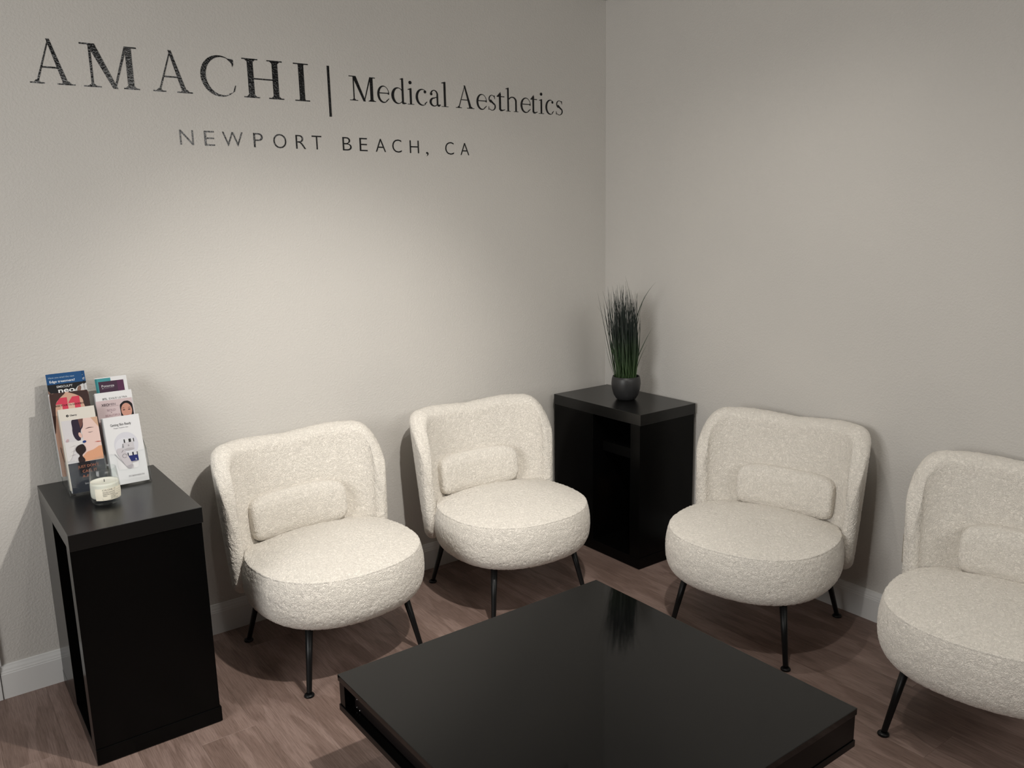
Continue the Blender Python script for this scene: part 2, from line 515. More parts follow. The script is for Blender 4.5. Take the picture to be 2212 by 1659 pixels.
SER['h'] = [bar(0.19, 0, 0.19, 1.08, 0.125), bar(0.81, 0, 0.81, 0.50, 0.125), rect(0.02, 0, 0.37, 0.026), rect(0.63, 0, 0.99, 0.026), [(0.0, 1.02), (0.13, 1.02), (0.25, 1.095), (0.22, 1.095), (0.0, 1.045)]] \
    + crescent(0.53, 0.47, 0.345, 0.225, 0.235, 0.175, -0.02, 0, 150)

def poly_solid(bm, poly, y0, y1, fx, fz):
    """prism of a polygon given in glyph space, mapped by fx/fz on the wall plane, thickness y0..y1"""
    a = [bm.verts.new((fx(p[0], p[1]), y1, fz(p[1]))) for p in poly]
    b = [bm.verts.new((v.co.x, y0, v.co.z)) for v in a]
    n = len(poly)
    try:
        bm.faces.new(a)
        for i in range(n):
            j = (i + 1) % n
            bm.faces.new((a[i], b[i], b[j], a[j]))
    except ValueError:
        pass

def serif_letter(ch, x0, x1, zb, cap, parent):
    bm = bmesh.new()
    for k, poly in enumerate(SER[ch]):
        # microscopic step per stroke so that overlapping strokes never share a plane
        poly_solid(bm, poly, 0.0, -0.0009 - 0.000004 * k, lambda px, py: x0 + (x1 - x0) * px, lambda py: zb + cap * py)
    o = bm_obj('letter', bm, MAT['vinyl'], parent)
    return o

name_sign = tag(empty('wall_lettering', (-2.0, 0, 2.165)), 'large wide-spaced black serif capitals high on the back wall, left of the upright bar', 'sign')
def offs(o, e):
    o.location = (-e.location.x, -e.location.y, -e.location.z)
for ch, a, b in [('A', -2.6447, -2.5057), ('M', -2.4805, -2.2917), ('A', -2.2485, -2.1077), ('C', -2.074, -1.9417), ('H', -1.9185, -1.7447), ('I', -1.7045, -1.641)]:
    offs(serif_letter(ch, a, b, 2.1635, 0.1455, name_sign), name_sign)
sub_sign = tag(empty('wall_lettering', (-0.9, 0, 2.18)), 'mixed-case black serif words on the back wall, right of the upright bar', 'sign')
for ch, a, b in [('M', -1.463, -1.3384), ('e', -1.3336, -1.2758), ('d', -1.2644, -1.1903), ('i', -1.1851, -1.1509), ('c', -1.1432, -1.0844), ('a', -1.0723, -1.0128), ('l', -1.0093, -0.9725),
                 ('A', -0.9326, -0.8308), ('e', -0.8191, -0.7601), ('s', -0.7511, -0.706), ('t', -0.7023, -0.6527), ('h', -0.6489, -0.5734), ('e', -0.5617, -0.4995), ('t', -0.4996, -0.4551),
                 ('i', -0.4486, -0.4142), ('c', -0.4059, -0.3519), ('s', -0.3393, -0.2928)]:
    offs(serif_letter(ch, a, b, 2.1805, 0.099, sub_sign), sub_sign)
tag(box('divider_bar', -1.5595, -1.5490, -0.0012, 0, 2.109, 2.3098, MAT['vinyl']), 'slim upright black bar on the wall between the large capitals and the smaller words', 'sign')

def text_mesh(s, size=1.0, extrude=0.0, align='LEFT', spacing=1.0, bold=0.0):
    cu = bpy.data.curves.new('text', 'FONT')
    cu.body = s
    cu.size = size
    cu.extrude = extrude
    cu.align_x = align
    cu.space_character = spacing
    cu.offset = bold * size
    cu.resolution_u = 4
    ob = bpy.data.objects.new('text', cu)
    COL.objects.link(ob)
    dg = bpy.context.evaluated_depsgraph_get()
    dg.update()
    me = bpy.data.meshes.new_from_object(ob.evaluated_get(dg))
    bpy.data.objects.remove(ob)
    bpy.data.curves.remove(cu)
    return me

place_sign = tag(empty('wall_lettering', (-1.5, 0, 1.975)), 'small wide-spaced black sans-serif capitals naming a town, lowest line on the wall', 'sign')
for ch, a, b, zb in [('N', -2.1712, -2.1209, 1.9770), ('E', -2.0805, -2.0421, 1.9768), ('W', -2.0116, -1.9315, 1.9765), ('P', -1.8896, -1.8515, 1.9765), ('O', -1.8092, -1.7547, 1.9762),
                     ('R', -1.7149, -1.6719, 1.9760), ('T', -1.6447, -1.6022, 1.9760), ('B', -1.5078, -1.4666, 1.9755), ('E', -1.4292, -1.3924, 1.9750), ('A', -1.3529, -1.3036, 1.9745),
                     ('C', -1.2714, -1.2252, 1.9742), ('H', -1.1839, -1.137, 1.9735), (',', -1.1010, -1.0880, 1.9730), ('C', -0.998, -0.9515, 1.9725), ('A', -0.9152, -0.8667, 1.9718)]:
    me = text_mesh(ch, 1.0, 0.02, bold=-0.012)
    co = np.array([v.co[:] for v in me.vertices])
    mn, mxx = co.min(0), co.max(0)
    capz = 0.0545
    for v, c in zip(me.vertices, co):
        fx = (c[0] - mn[0]) / (mxx[0] - mn[0])
        if ch == ',':
            z = zb - 0.012 + (c[1] - mn[1]) / (mxx[1] - mn[1]) * 0.0195
        elif ch in 'OC':
            z = zb - 0.0006 + (c[1] - mn[1]) / (mxx[1] - mn[1]) * (capz + 0.0012)
        else:
            z = zb + (c[1] - mn[1]) / (mxx[1] - mn[1]) * capz
        yy = -0.0010 if c[2] > 0 else 0.0
        v.co = (a + fx * (b - a) + 1.5, yy, z - 1.975)
    link_mesh('letter', me, MAT['vinyl'], place_sign)

# ------------------------------------------------------------------ boucle chairs
def boucle_displace(me, amp, scale, seed=0.0):
    n = len(me.vertices)
    nor = np.zeros(n * 3); me.vertices.foreach_get('normal', nor) if False else None
    me.update()
    vn = [v.normal.copy() for v in me.vertices]
    off = Vector((seed, seed * 1.7, -seed))
    nz = noise.noise
    for v, nn in zip(me.vertices, vn):
        p = v.co / scale + off
        q = Vector((nz(p * 0.55 + Vector((5.2, 1.3, 8.1))), nz(p * 0.55 + Vector((1.7, 9.2, 2.4))), nz(p * 0.55 + Vector((3.3, 4.4, 6.6)))))
        d = abs(nz(p + q * 1.3))
        d2 = abs(nz(p * 2.1 + q))
        h = 0.65 - 1.6 * d - 0.5 * d2
        v.co = v.co + nn * (h * amp)
    me.update()

def sgn_pow(c, e):
    return math.copysign(abs(c) ** e, c)

def seat_mesh():
    NA = 400
    zs_prof = []      # (scale inset, z)   inset: distance inwards from seam outline (negative: bulge)
    # top: from centre to seam
    rows = []
    NT = 62
    for i in range(1, NT + 1):
        t = i / NT
        rows.append(('s', t, 0.442 + 0.030 * (1 - t ** 2.6)))
    # little seam groove
    rows.append(('o', 0.001, 0.4405)); rows.append(('o', 0.0005, 0.4378)); rows.append(('o', 0.0020, 0.4345))
    NS = 40
    for i in range(NS + 1):
        t = i / NS
        a = t * PI / 2
        # side: bulges out, then tucks under
        z = 0.430 - 0.188 * t
        if t < 0.35:
            o = 0.004 + 0.010 * math.sin(t / 0.35 * PI / 2)
        else:
            q = (t - 0.35) / 0.65
            o = 0.014 - 0.068 * (1 - (1 - q ** 3.0) ** (1 / 1.8))
        rows.append(('o', o, z))
    for i in range(1, 13):
        rows.append(('o', -0.054 - 0.10 * i / 12, 0.242 - 0.008 * min(1, i / 4)))
    def outline(a):
        c, s = math.cos(a), math.sin(a)
        e = 2 / 2.32
        x = 0.324 * sgn_pow(c, e)
        y = (0.300 if s > 0 else 0.322) * sgn_pow(s, e) - 0.045
        return x, y
    pts = [outline(2 * PI * i / NA) for i in range(NA)]
    # resample evenly by arc length
    P = np.array(pts + [pts[0]])
    d = np.r_[0, np.cumsum(np.hypot(*np.diff(P, axis=0).T))]
    tt = np.linspace(0, d[-1], NA + 1)[:-1]
    P = np.c_[np.interp(tt, d, P[:, 0]), np.interp(tt, d, P[:, 1])]
    tang = np.roll(P, -1, 0) - np.roll(P, 1, 0)
    tang /= np.hypot(*tang.T)[:, None]
    nrm = np.c_[tang[:, 1], -tang[:, 0]]
    vs = [(0, -0.02, 0.472)]
    for kind, v, z in rows:
        if kind == 's':
            q = P * v + np.array([0, -0.02]) * (1 - v)
        else:
            q = P + nrm * v
        for i in range(NA):
            vs.append((q[i, 0], q[i, 1], z))
    fs = [(0, 1 + i, 1 + (i + 1) % NA) for i in range(NA)]
    R = len(rows)
    for r in range(R - 1):
        b0, b1 = 1 + r * NA, 1 + (r + 1) * NA
        for i in range(NA):
            j = (i + 1) % NA
            fs.append((b0 + i, b1 + i, b1 + j, b0 + j))
    last = 1 + (R - 1) * NA
    fs.append(tuple(last + i for i in range(NA - 1, -1, -1)))
    me = bpy.data.meshes.new('seat')
    me.from_pydata(vs, [], fs)
    me.update()
    boucle_displace(me, 0.0026, 0.0120, 3.0)
    return me

def back_curves(n):
    """outer and inner outline of the wrap-around back in plan, left tip to right tip"""
    yst, ytip = 0.125, 0.100
    out, inn = [], []
    for i in range(8):
        y = ytip + (yst - ytip) * i / 8
        out.append((-0.338, y)); inn.append((-0.288, y))
    for i in range(401):
        a = PI - PI * i / 400
        c, s_ = math.cos(a), abs(math.sin(a))
        eo, ei = 2 / 2.8, 2 / 2.1
        out.append((0.338 * sgn_pow(c, eo), yst + (0.366 - yst) * s_ ** eo))
        inn.append((0.288 * sgn_pow(c, ei), yst + (0.262 - yst) * s_ ** ei))
    for i in range(1, 9):
        y = yst - (yst - ytip) * i / 8
        out.append((0.338, y)); inn.append((0.288, y))
    O, I = np.array(out), np.array(inn)
    P = (O + I) / 2
    d = np.r_[0, np.cumsum(np.hypot(*np.diff(P, axis=0).T))]
    tt = np.linspace(0, d[-1], n)
    f = lambda Q: np.c_[np.interp(tt, d, Q[:, 0]), np.interp(tt, d, Q[:, 1])]
    return f(O), f(I), d[-1]

def back_mesh():
    R = 0.036
    ZB, ZT = 0.275, 0.840
    OUT, INN, L = back_curves(1200)
    # positions along s: fine near tips
    s_list = []
    nt = 14
    for i in range(nt + 1):
        s_list.append(R * (1 - math.cos(i / nt * PI / 2)))
    s = R
    while s < L - R - 0.0058:
        s += 0.0058
        s_list.append(s)
    for i in range(nt, -1, -1):
        s_list.append(L - R * (1 - math.cos(i / nt * PI / 2)))
    NSEC_H, NSEC_C = 92, 12
    cols = []
    for s in s_list:
        k = s / L * (len(OUT) - 1)
        i0 = min(int(k), len(OUT) - 2); f = k - i0
        po = OUT[i0] * (1 - f) + OUT[i0 + 1] * f
        pi_ = INN[i0] * (1 - f) + INN[i0 + 1] * f
        c = (po + pi_) / 2
        n = (po - pi_)
        full = np.hypot(*n)
        n = n / full
        dtip = min(s, L - s)
        k_ = math.sqrt(max(0, 1 - (1 - min(dtip / R, 1)) ** 2)) if dtip < R else 1.0
        th = max(full * k_, 0.0004)
        # silhouette of the wing seen from the side: round shoulder at the top, softer one below
        rt, rb = 0.17, 0.10
        zt = ZT
        if dtip < rt:
            zt = ZT - 0.30 * (1 - math.sqrt(max(0, 1 - (1 - dtip / rt) ** 2.1)))
        zt -= 0.014 * max(0, 1 - abs(s / L - 0.5) / 0.20) ** 1.0 * (1 if abs(s / L - 0.5) < 0.20 else 0)
        zb = ZB
        if dtip < rb:
            zb = ZB + 0.12 * (1 - math.sqrt(max(0, 1 - (1 - dtip / rb) ** 2)))
        h = th / 2
        loop = []
        zlo, zhi = zb + min(h, R, 0.045), zt - min(h, R, 0.045)
        hh = min(h, R, 0.045)
        for i in range(NSEC_H):                # outer side, going up
            loop.append((h, zlo + (zhi - zlo) * i / NSEC_H))
        for i in range(NSEC_C):                # over the top
            a = PI * i / NSEC_C
            loop.append((h * math.cos(a), zhi + hh * math.sin(a)))
        for i in range(NSEC_H):
            loop.append((-h, zhi - (zhi - zlo) * i / NSEC_H))
        for i in range(NSEC_C):
            a = PI + PI * i / NSEC_C
            loop.append((h * math.cos(a), zlo + hh * math.sin(a)))
        col = []
        for (o, z) in loop:
            q = c + n * o
            g = (z - ZB) / (ZT - ZB)
            sx = 0.985 + 0.080 * min(1, max(0, g)) ** 0.6      # narrows to the bottom
            yy = q[1] - 0.075 * (1 - min(1, g)) * max(0, min(1, (q[1] - 0.06) / 0.2)) + 0.012 * g
            # padded inner face
            col.append((q[0] * sx, yy, z))
        cols.append(col)
    K = len(cols[0])
    vs = [p for c in cols for p in c]
    fs = []
    for a in range(len(cols) - 1):
        for k in range(K):
            w = (k + 1) % K
            fs.append((a * K + k, a * K + w, (a + 1) * K + w, (a + 1) * K + k))
    fs.append(tuple(range(K)))
    fs.append(tuple(range((len(cols) - 1) * K + K - 1, (len(cols) - 1) * K - 1, -1)))
    me = bpy.data.meshes.new('backrest')
    me.from_pydata(vs, [], fs)
    bm = bmesh.new(); bm.from_mesh(me)
    bmesh.ops.recalc_face_normals(bm, faces=bm.faces[:])
    bm.to_mesh(me); bm.free()
    me.update()
    boucle_displace(me, 0.0026, 0.0120, 11.0)
    return me

def pillow_mesh():
    nu, nv = 110, 90
    hx, hy, hz = 0.205, 0.062, 0.092
    vs, fs = [], []
    for i in range(nu + 1):
        for j in range(nv):
            u = -PI / 2 + PI * i / nu
            v = 2 * PI * j / nv
            cu, su = math.cos(u), math.sin(u)
            x = hx * sgn_pow(su, 0.38)
            rr = abs(cu) ** 0.38
            y = hy * rr * sgn_pow(math.cos(v), 0.62)
            z = hz * rr * sgn_pow(math.sin(v), 0.60)
            y -= 1.15 * x * x
            vs.append((x, y, z))
    for i in range(nu):
        for j in range(nv):
            w = (j + 1) % nv
            fs.append((i * nv + j, i * nv + w, (i + 1) * nv + w, (i + 1) * nv + j))
    me = bpy.data.meshes.new('lumbar_pillow')
    me.from_pydata(vs, [], fs)
    bm = bmesh.new(); bm.from_mesh(me)
    bmesh.ops.remove_doubles(bm, verts=bm.verts[:], dist=1e-5)
    bmesh.ops.recalc_face_normals(bm, faces=bm.faces[:])
    bm.to_mesh(me); bm.free()
    me.update()
    boucle_displace(me, 0.0026, 0.0120, 23.0)
    return me

def chair_leg(parent, foot, top):
    f, t = Vector(foot), Vector(top)
    n = 20
    vs, fs = [], []
    stations = [(0.0, 0.0092), (0.03, 0.0098), (0.5, 0.0118), (1.0, 0.0145)]
    base = f + (t - f) * 0.03
    for (q, r) in stations:
        c = base + (t - base) * q
        for i in range(n):
            a = 2 * PI * i / n
            vs.append((c.x + r * math.cos(a), c.y + r * math.sin(a), c.z))
    for s in range(len(stations) - 1):
        for i in range(n):
            j = (i + 1) % n
            fs.append((s * n + i, s * n + j, (s + 1) * n + j, (s + 1) * n + i))
    fs.append(tuple(range(n - 1, -1, -1)))
    fs.append(tuple(range((len(stations) - 1) * n, len(stations) * n)))
    o = mesh_obj('leg', vs, fs, MAT['leg'], parent, True)
    pad = lathe('foot_glide', [(0, 0), (0.0165, 0), (0.0185, 0.002), (0.0185, 0.006), (0.0165, 0.009), (0.011, 0.011), (0.0, 0.011)], MAT['leg'], o, 24)
    pad.location = (f.x, f.y, 0.0)
    return o

MESH_SEAT = seat_mesh(); MESH_BACK = back_mesh(); MESH_PILLOW = pillow_mesh()
for m_ in (MESH_SEAT, MESH_BACK, MESH_PILLOW):
    m_.materials.append(MAT['boucle'])

chair0 = empty('armchair', (0, 0, 0))
link_mesh('seat', MESH_SEAT, None, chair0, True)
link_mesh('backrest', MESH_BACK, None, chair0, True)
for sx in (-1, 1):
    chair_leg(chair0, (sx * 0.245, -0.270, 0.004), (sx * 0.205, -0.222, 0.238))
    chair_leg(chair0, (sx * 0.245, 0.270, 0.004), (sx * 0.200, 0.205, 0.262))

def yaw(fx, fy):            # front direction -> rotation that turns local -y into it
    return math.atan2(fx, -fy)
CHAIRS = [
    (-1.869, -0.408, yaw(0.059, -0.998), 'cream boucle armchair against the sign wall beside the black stand with brochures'),
    (-1.017, -0.435, yaw(-0.058, -0.998), 'cream boucle armchair against the sign wall beside the corner cabinet with the plant'),
    (-0.406, -1.351, yaw(-0.975, -0.222), 'cream boucle armchair against the plain right wall, just right of the corner cabinet'),
    (-0.396, -2.282, yaw(-0.985, -0.170), 'cream boucle armchair at the right picture edge, in front of the wall outlet'),
]
PILLOWS = [((-0.026, 0.234, 0.530), 0, 'cream boucle lumbar pillow on the chair beside the black stand with brochures'),
           ((-0.032, 0.234, 0.530), 0, 'cream boucle lumbar pillow on the chair left of the corner cabinet'),
           ((0.030, 0.234, 0.530), 0, 'cream boucle lumbar pillow on the chair right of the corner cabinet'),
           ((0.03, 0.218, 0.530), 0, 'cream boucle lumbar pillow on the chair cut off by the right edge')]
for i, ((cx, cy, rz, lab), (po, pr, plab)) in enumerate(zip(CHAIRS, PILLOWS)):
    c = chair0 if i == 0 else dup(chair0, (cx, cy, 0), rz)
    c.location = (cx, cy, 0); c.rotation_euler = (0, 0, rz)
    tag(c, lab, 'chair', 'cream boucle armchairs along the two walls')
    p = bpy.data.objects.new('lumbar_pillow', MESH_PILLOW)
    COL.objects.link(p)
    MESH_PILLOW.polygons.foreach_set('use_smooth', [True] * len(MESH_PILLOW.polygons))
    v = Matrix.Rotation(rz, 3, 'Z') @ Vector(po)
    p.location = (cx + v.x, cy + v.y, po[2]); p.rotation_euler = (math.radians(-6), 0, rz)
    tag(p, plab, 'pillow', 'lumbar pillows on the armchairs')

# ------------------------------------------------------------------ black cube stands
def stand(name, x0, x1, y0, y1, H, label):
    """tall black unit: thick top and bottom boards, open niche facing -x near its front end"""
    e = tag(empty(name, ((x0 + x1) / 2, (y0 + y1) / 2, 0)), label, 'cabinet')
    ox, oy = e.location.x, e.location.y
    def B(nm, a, b, c, d, f, g, m, bev=0.0012, par=e):
        return box(nm, a - ox, b - ox, c - oy, d - oy, f, g, m, par, bev)
    tb = 0.053
    B('top_board', x0, x1, y0, y1, H - tb, H, MAT['blacktop'])
    B('bottom_board', x0, x1, y0, y1, 0.003, 0.056, MAT['black'])
    s = 0.004
    z0, z1 = 0.0562, H - tb - 0.0002
    n0, n1 = y0 + 0.066, y0 + 0.330          # niche opening along y
    B('front_panel', x0 + 0.0005, x1 - s, y0 + s, n0, z0, z1, MAT['black'])
    B('side_panel', x0 + 0.0005, x1 - s, n1, y1 - s, z0, z1, MAT['black'])
    B('back_panel', x1 - 0.03, x1 - s - 0.0005, n0, n1, z0, z1, MAT['niche'])
    B('shelf', x0 + 0.07, x1 - 0.03, n0, n1, H - 0.253, H - 0.203, MAT['niche'])
    for (fx, fy) in ((x0 + 0.03, y0 + 0.03), (x1 - 0.03, y0 + 0.03), (x0 + 0.03, y1 - 0.03), (x1 - 0.03, y1 - 0.03)):
        B('foot', fx - 0.015, fx + 0.015, fy - 0.015, fy + 0.015, 0.0, 0.0032, MAT['plate'], 0)
    return e
stand('side_table', -2.790, -2.395, -0.648, -0.030, 0.778, 'tall black stand at far left carrying brochures and a candle')
stand('side_table', -0.400, -0.020, -0.670, -0.038, 0.770, 'tall black cabinet in the room corner carrying the potted grass')
tag(box('carton', -0.2, -0.08, -0.52, -0.42, 0.0562, 0.30, plain('brown_cardboard', (0.20, 0.075, 0.025), 0.7, 0.2), None, 0.003), 'dim brown carton inside the lower niche of the corner cabinet', 'box')

# ------------------------------------------------------------------ coffee table
ct = tag(empty('coffee_table', (-1.669, -1.708, 0)), 'low square black coffee table with glossy top in the foreground', 'table')
def CB(nm, a, b, c, d, f, g, m, bev=0.001, par=None):
    return box(nm, a + 1.669, b + 1.669, c + 1.708, d + 1.708, f, g, m, par or ct, bev)
X0, X1, Y0, Y1, HT, HB = -2.194, -1.145, -2.238, -1.181, 0.350, 0.2325
CB('top_board', X0, X1, Y0, Y1, HT - 0.020, HT, MAT['coffeetop'], 0.0012)
CB('bottom_board', X0, X1, Y0, Y1, HB, HB + 0.020, MAT['black'])
s = 0.003
zi0, zi1 = HB + 0.0202, HT - 0.0202
CB('side_panel', X0 + s, X1 - s, Y1 - s - 0.034, Y1 - s, zi0, zi1, MAT['black'])
CB('side_panel', X0 + s, X1 - s, Y0 + s, Y0 + s + 0.034, zi0, zi1, MAT['black'])
CB('side_panel', X1 - s - 0.034, X1 - s, Y0 + s + 0.0342, Y1 - s - 0.0342, zi0, zi1, MAT['black'])
dr = CB('drawer_front', X0 + 0.028, X0 + 0.046, Y0 + s + 0.040, Y1 - s - 0.050, zi0 + 0.004, zi1 - 0.001, MAT['brownblack'])
for (yy, zz) in ((Y1 - 0.068, zi0 + 0.036), (Y1 - 0.064, zi0 + 0.008), (Y1 - 0.082, zi0 + 0.006)):
    st = lathe('stud', [(0, 0), (0.0022, 0), (0.0018, 0.0012), (0, 0.0016)], MAT['steel'], dr, 12)
    st.rotation_euler = (0, -PI / 2, 0)
    st.location = (X0 + 0.028 + 1.669, yy + 1.708, zz)
CB('pedestal', X0 + 0.24, X1 - 0.24, Y0 + 0.24, Y1 - 0.24, 0.0, HB - 0.0002, MAT['black'])

# ------------------------------------------------------------------ potted grass
pl = tag(empty('potted_grass', (-0.2074, -0.3761, 0.770)), 'artificial onion grass in a round matte black pot on the corner cabinet', 'plant')
lathe('pot', [(0, 0), (0.040, 0), (0.050, 0.006), (0.062, 0.026), (0.0705, 0.055), (0.0735, 0.082), (0.0715, 0.105), (0.0675, 0.1195), (0.0655, 0.1205), (0.0635, 0.1190), (0.066, 0.104), (0.0665, 0.098), (0, 0.098)],
      MAT['pot'], pl, 64)
sl = lathe('soil', [(0, 0.1005), (0.03, 0.104), (0.0655, 0.1005), (0.0655, 0.0985), (0, 0.0985)], MAT['soil'], pl, 32)
def blade(bm, base, tip, bend, w, n=9, twist=0.0, droop=0.0):
    b, t = Vector(base), Vector(tip)
    ctrl = (b + t) / 2 + Vector(bend)
    d0 = (t - b); ang = math.atan2(d0.y, d0.x) + PI / 2 + twist
    side = Vector((math.cos(ang), math.sin(ang), 0))
    rows = []
    for i in range(n + 1):
        q = i / n
        p = b * (1 - q) ** 2 + ctrl * 2 * q * (1 - q) + t * q * q
        ww = w * (0.55 + 0.45 * min(1, q * 4)) * (1 - max(0, (q - 0.35) / 0.65) ** 1.4) + 0.00025
        fold = Vector((-side.y, side.x, 0)) * ww * 0.35
        rows.append((bm.verts.new(p - side * ww), bm.verts.new(p + fold), bm.verts.new(p + side * ww)))
    for i in range(n):
        a, c = rows[i], rows[i + 1]
        bm.faces.new((a[0], a[1], c[1], c[0])); bm.faces.new((a[1], a[2], c[2], c[1]))
rg = random.Random(5)
bm = bmesh.new()
# right = image right on the plane facing the camera
RX, RY = 0.82, -0.57
DX, DY = 0.57, 0.82
for i in range(220):
    a = rg.uniform(0, 2 * PI); r = 0.054 * math.sqrt(rg.random())
    bx, by = r * math.cos(a), r * math.sin(a)
    lat = bx * RX + by * RY
    dep = bx * DX + by * DY
    h = rg.triangular(0.30, 0.50, 0.44)
    if rg.random() < 0.2:
        h *= 0.8
    tl = lat * 1.35 + rg.gauss(-0.016, 0.022) - 0.004 * (h > 0.4)
    td = dep * 1.4 + rg.gauss(0, 0.02)
    if rg.random() < 0.08:
        tl += rg.uniform(-0.035, 0.03)
    tip = (tl * RX + td * DX, tl * RY + td * DY, 0.10 + h)
    bnd = rg.gauss(0.0, 0.018)
    blade(bm, (bx, by, 0.098), tip, (bnd * RX, bnd * RY, rg.uniform(0.0, 0.03)), rg.uniform(0.0015, 0.0034), 8, rg.uniform(-0.8, 0.8))
g = bm_obj('grass', bm, MAT['grass'], pl, False)
g['kind'] = 'stuff'
def lead(lat0, lat1, z1, bend, w, dep=0.0, bz=0.0, z0=0.098):
    bm = bmesh.new()
    b = (lat0 * RX, lat0 * RY, z0); t = (lat1 * RX + dep * DX, lat1 * RY + dep * DY, z1)
    blade(bm, b, t, (bend * RX, bend * RY, bz), w, 14, 0.35)
    bm_obj('blade', bm, MAT['blade'], pl)
lead(0.035, 0.142, 0.590, -0.085, 0.0075, -0.02, 0.11)
lead(0.010, -0.008, 0.622, 0.060, 0.0046, 0.0, 0.02)
lead(0.020, 0.128, 0.366, -0.012, 0.0055, -0.02, 0.02)
lead(0.040, 0.100, 0.284, -0.010, 0.0065, -0.03, 0.02)
lead(0.040, 0.072, 0.400, -0.020, 0.0042, 0.0, 0.0)
lead(-0.030, -0.088, 0.276, 0.010, 0.0075, -0.03, 0.03)
lead(-0.030, -0.118, 0.400, 0.015, 0.0026, -0.02, 0.03)
lead(-0.038, -0.150, 0.480, 0.055, 0.0020, 0.0, 0.03)
lead(-0.030, -0.130, 0.490, 0.060, 0.0024, 0.01, 0.02)
lead(0.030, 0.090, 0.520, -0.030, 0.0022, 0.01, 0.02)
for q in range(12):
    l0 = rg.uniform(-0.035, 0.035)
    lead(l0, l0 * 1.2 + rg.uniform(-0.03, 0.012), rg.uniform(0.24, 0.40), rg.uniform(-0.01, 0.01), rg.uniform(0.0050, 0.0080), -0.035 - rg.random() * 0.02, 0.01)

# ------------------------------------------------------------------ candle
CX, CY, CZ = -2.630, -0.385, 0.778
cd = tag(empty('candle', (CX, CY, CZ)), 'white candle in a clear tumbler with a cream label, in front of the brochures', 'candle')
lathe('tumbler', [(0, 0.0005), (0.038, 0.0), (0.0425, 0.004), (0.0465, 0.020), (0.0478, 0.040), (0.0465, 0.066), (0.0435, 0.095), (0.0405, 0.1185), (0.0398, 0.1195), (0.0390, 0.1185), (0.0418, 0.095),
                  (0.0447, 0.066), (0.0458, 0.040), (0.0452, 0.026), (0.0430, 0.0198), (0, 0.0190)], MAT['glass'], cd, 64)
wax_mat = plain('candle_wax', (0.80, 0.77, 0.70), 0.55, 0.3)
wax_mat.node_tree.nodes['Principled BSDF'].inputs['Subsurface Weight'].default_value = 0.2
wax_mat.node_tree.nodes['Principled BSDF'].inputs['Subsurface Radius'].default_value = (0.02, 0.015, 0.01)
lathe('wax', [(0, 0.0200), (0.0420, 0.0205), (0.0445, 0.026), (0.0452, 0.040), (0.0440, 0.066), (0.0433, 0.074), (0.041, 0.0715), (0.02, 0.0700), (0, 0.0700)], wax_mat, cd, 64)
lathe('wick', [(0, 0.069), (0.0012, 0.069), (0.0010, 0.079), (0, 0.0795)], MAT['soil'], cd, 10).rotation_euler = (0.0, 0.0, 0)
INK = plain('black_print', (0.012, 0.012, 0.014), 0.5, 0.3)
def rad_at(z):
    pr = [(0.0, 0.0425), (0.020, 0.0465), (0.040, 0.0478), (0.066, 0.0465), (0.095, 0.0435), (0.12, 0.0405)]
    for (a, b), (c, d) in zip(pr, pr[1:]):
        if z <= c:
            return b + (d - b) * (z - a) / (c - a)
    return pr[-1][1]
LAB_C = math.atan2(-0.99, -0.16) + math.radians(22)      # azimuth of the label centre
def wrap(u, z, lift):
    r = rad_at(z) + lift
    a = LAB_C + u / 0.0475
    return (r * math.cos(a), r * math.sin(a), z)
def label_patch(name, u0, u1, z0, z1, lift, mat, nu=24, nz=6):
    vs = [wrap(u0 + (u1 - u0) * i / nu, z0 + (z1 - z0) * j / nz, lift) for j in range(nz + 1) for i in range(nu + 1)]
    fs = [(j * (nu + 1) + i, j * (nu + 1) + i + 1, (j + 1) * (nu + 1) + i + 1, (j + 1) * (nu + 1) + i) for j in range(nz) for i in range(nu)]
    return mesh_obj(name, vs, fs, mat, cd, True)
LABEL = plain('cream_label', (0.78, 0.74, 0.62), 0.6, 0.3)
lp = label_patch('label', -0.052, 0.044, 0.018, 0.0585, 0.0003, LABEL)
def label_text(s, u, z, size):
    me = text_mesh(s, size)
    for v in me.vertices:
        v.co = wrap(u + v.co.x, z + v.co.y, 0.0006)
    link_mesh('print', me, INK, lp)
def label_rule(u0, u1, z, t=0.0004):
    vs = [wrap(u0 + (u1 - u0) * i / 16, z + dz, 0.0006) for dz in (0, t) for i in range(17)]
    mesh_obj('print', vs, [(i, i + 1, 18 + i, 17 + i) for i in range(16)], INK, lp)
label_text('CALONE 17', -0.0270, 0.0515, 0.0078)
label_text('F', -0.012, 0.0600, 0.007) if False else None
label_rule(-0.0285, 0.040, 0.0492); label_rule(-0.0285, 0.040, 0.0430); label_rule(-0.0285, 0.040, 0.0368); label_rule(-0.0285, 0.040, 0.0200)
mesh_obj('print', [wrap(-0.0285, 0.020, 0.0006), wrap(-0.0281, 0.020, 0.0006), wrap(-0.0281, 0.0560, 0.0006), wrap(-0.0285, 0.0560, 0.0006)], [(0, 1, 2, 3)], INK, lp)
for (u, z, s_) in ((-0.027, 0.0445, 'BOUGIE PARFUMEE'), (-0.027, 0.0382, 'SCENTED CANDLE'), (-0.027, 0.0318, 'FRESH'), (-0.004, 0.0318, 'HAND MADE'), (-0.004, 0.0270, 'POURED'), (-0.004, 0.0222, 'NET WT 245')):
    label_text(s_, u, z, 0.0044)

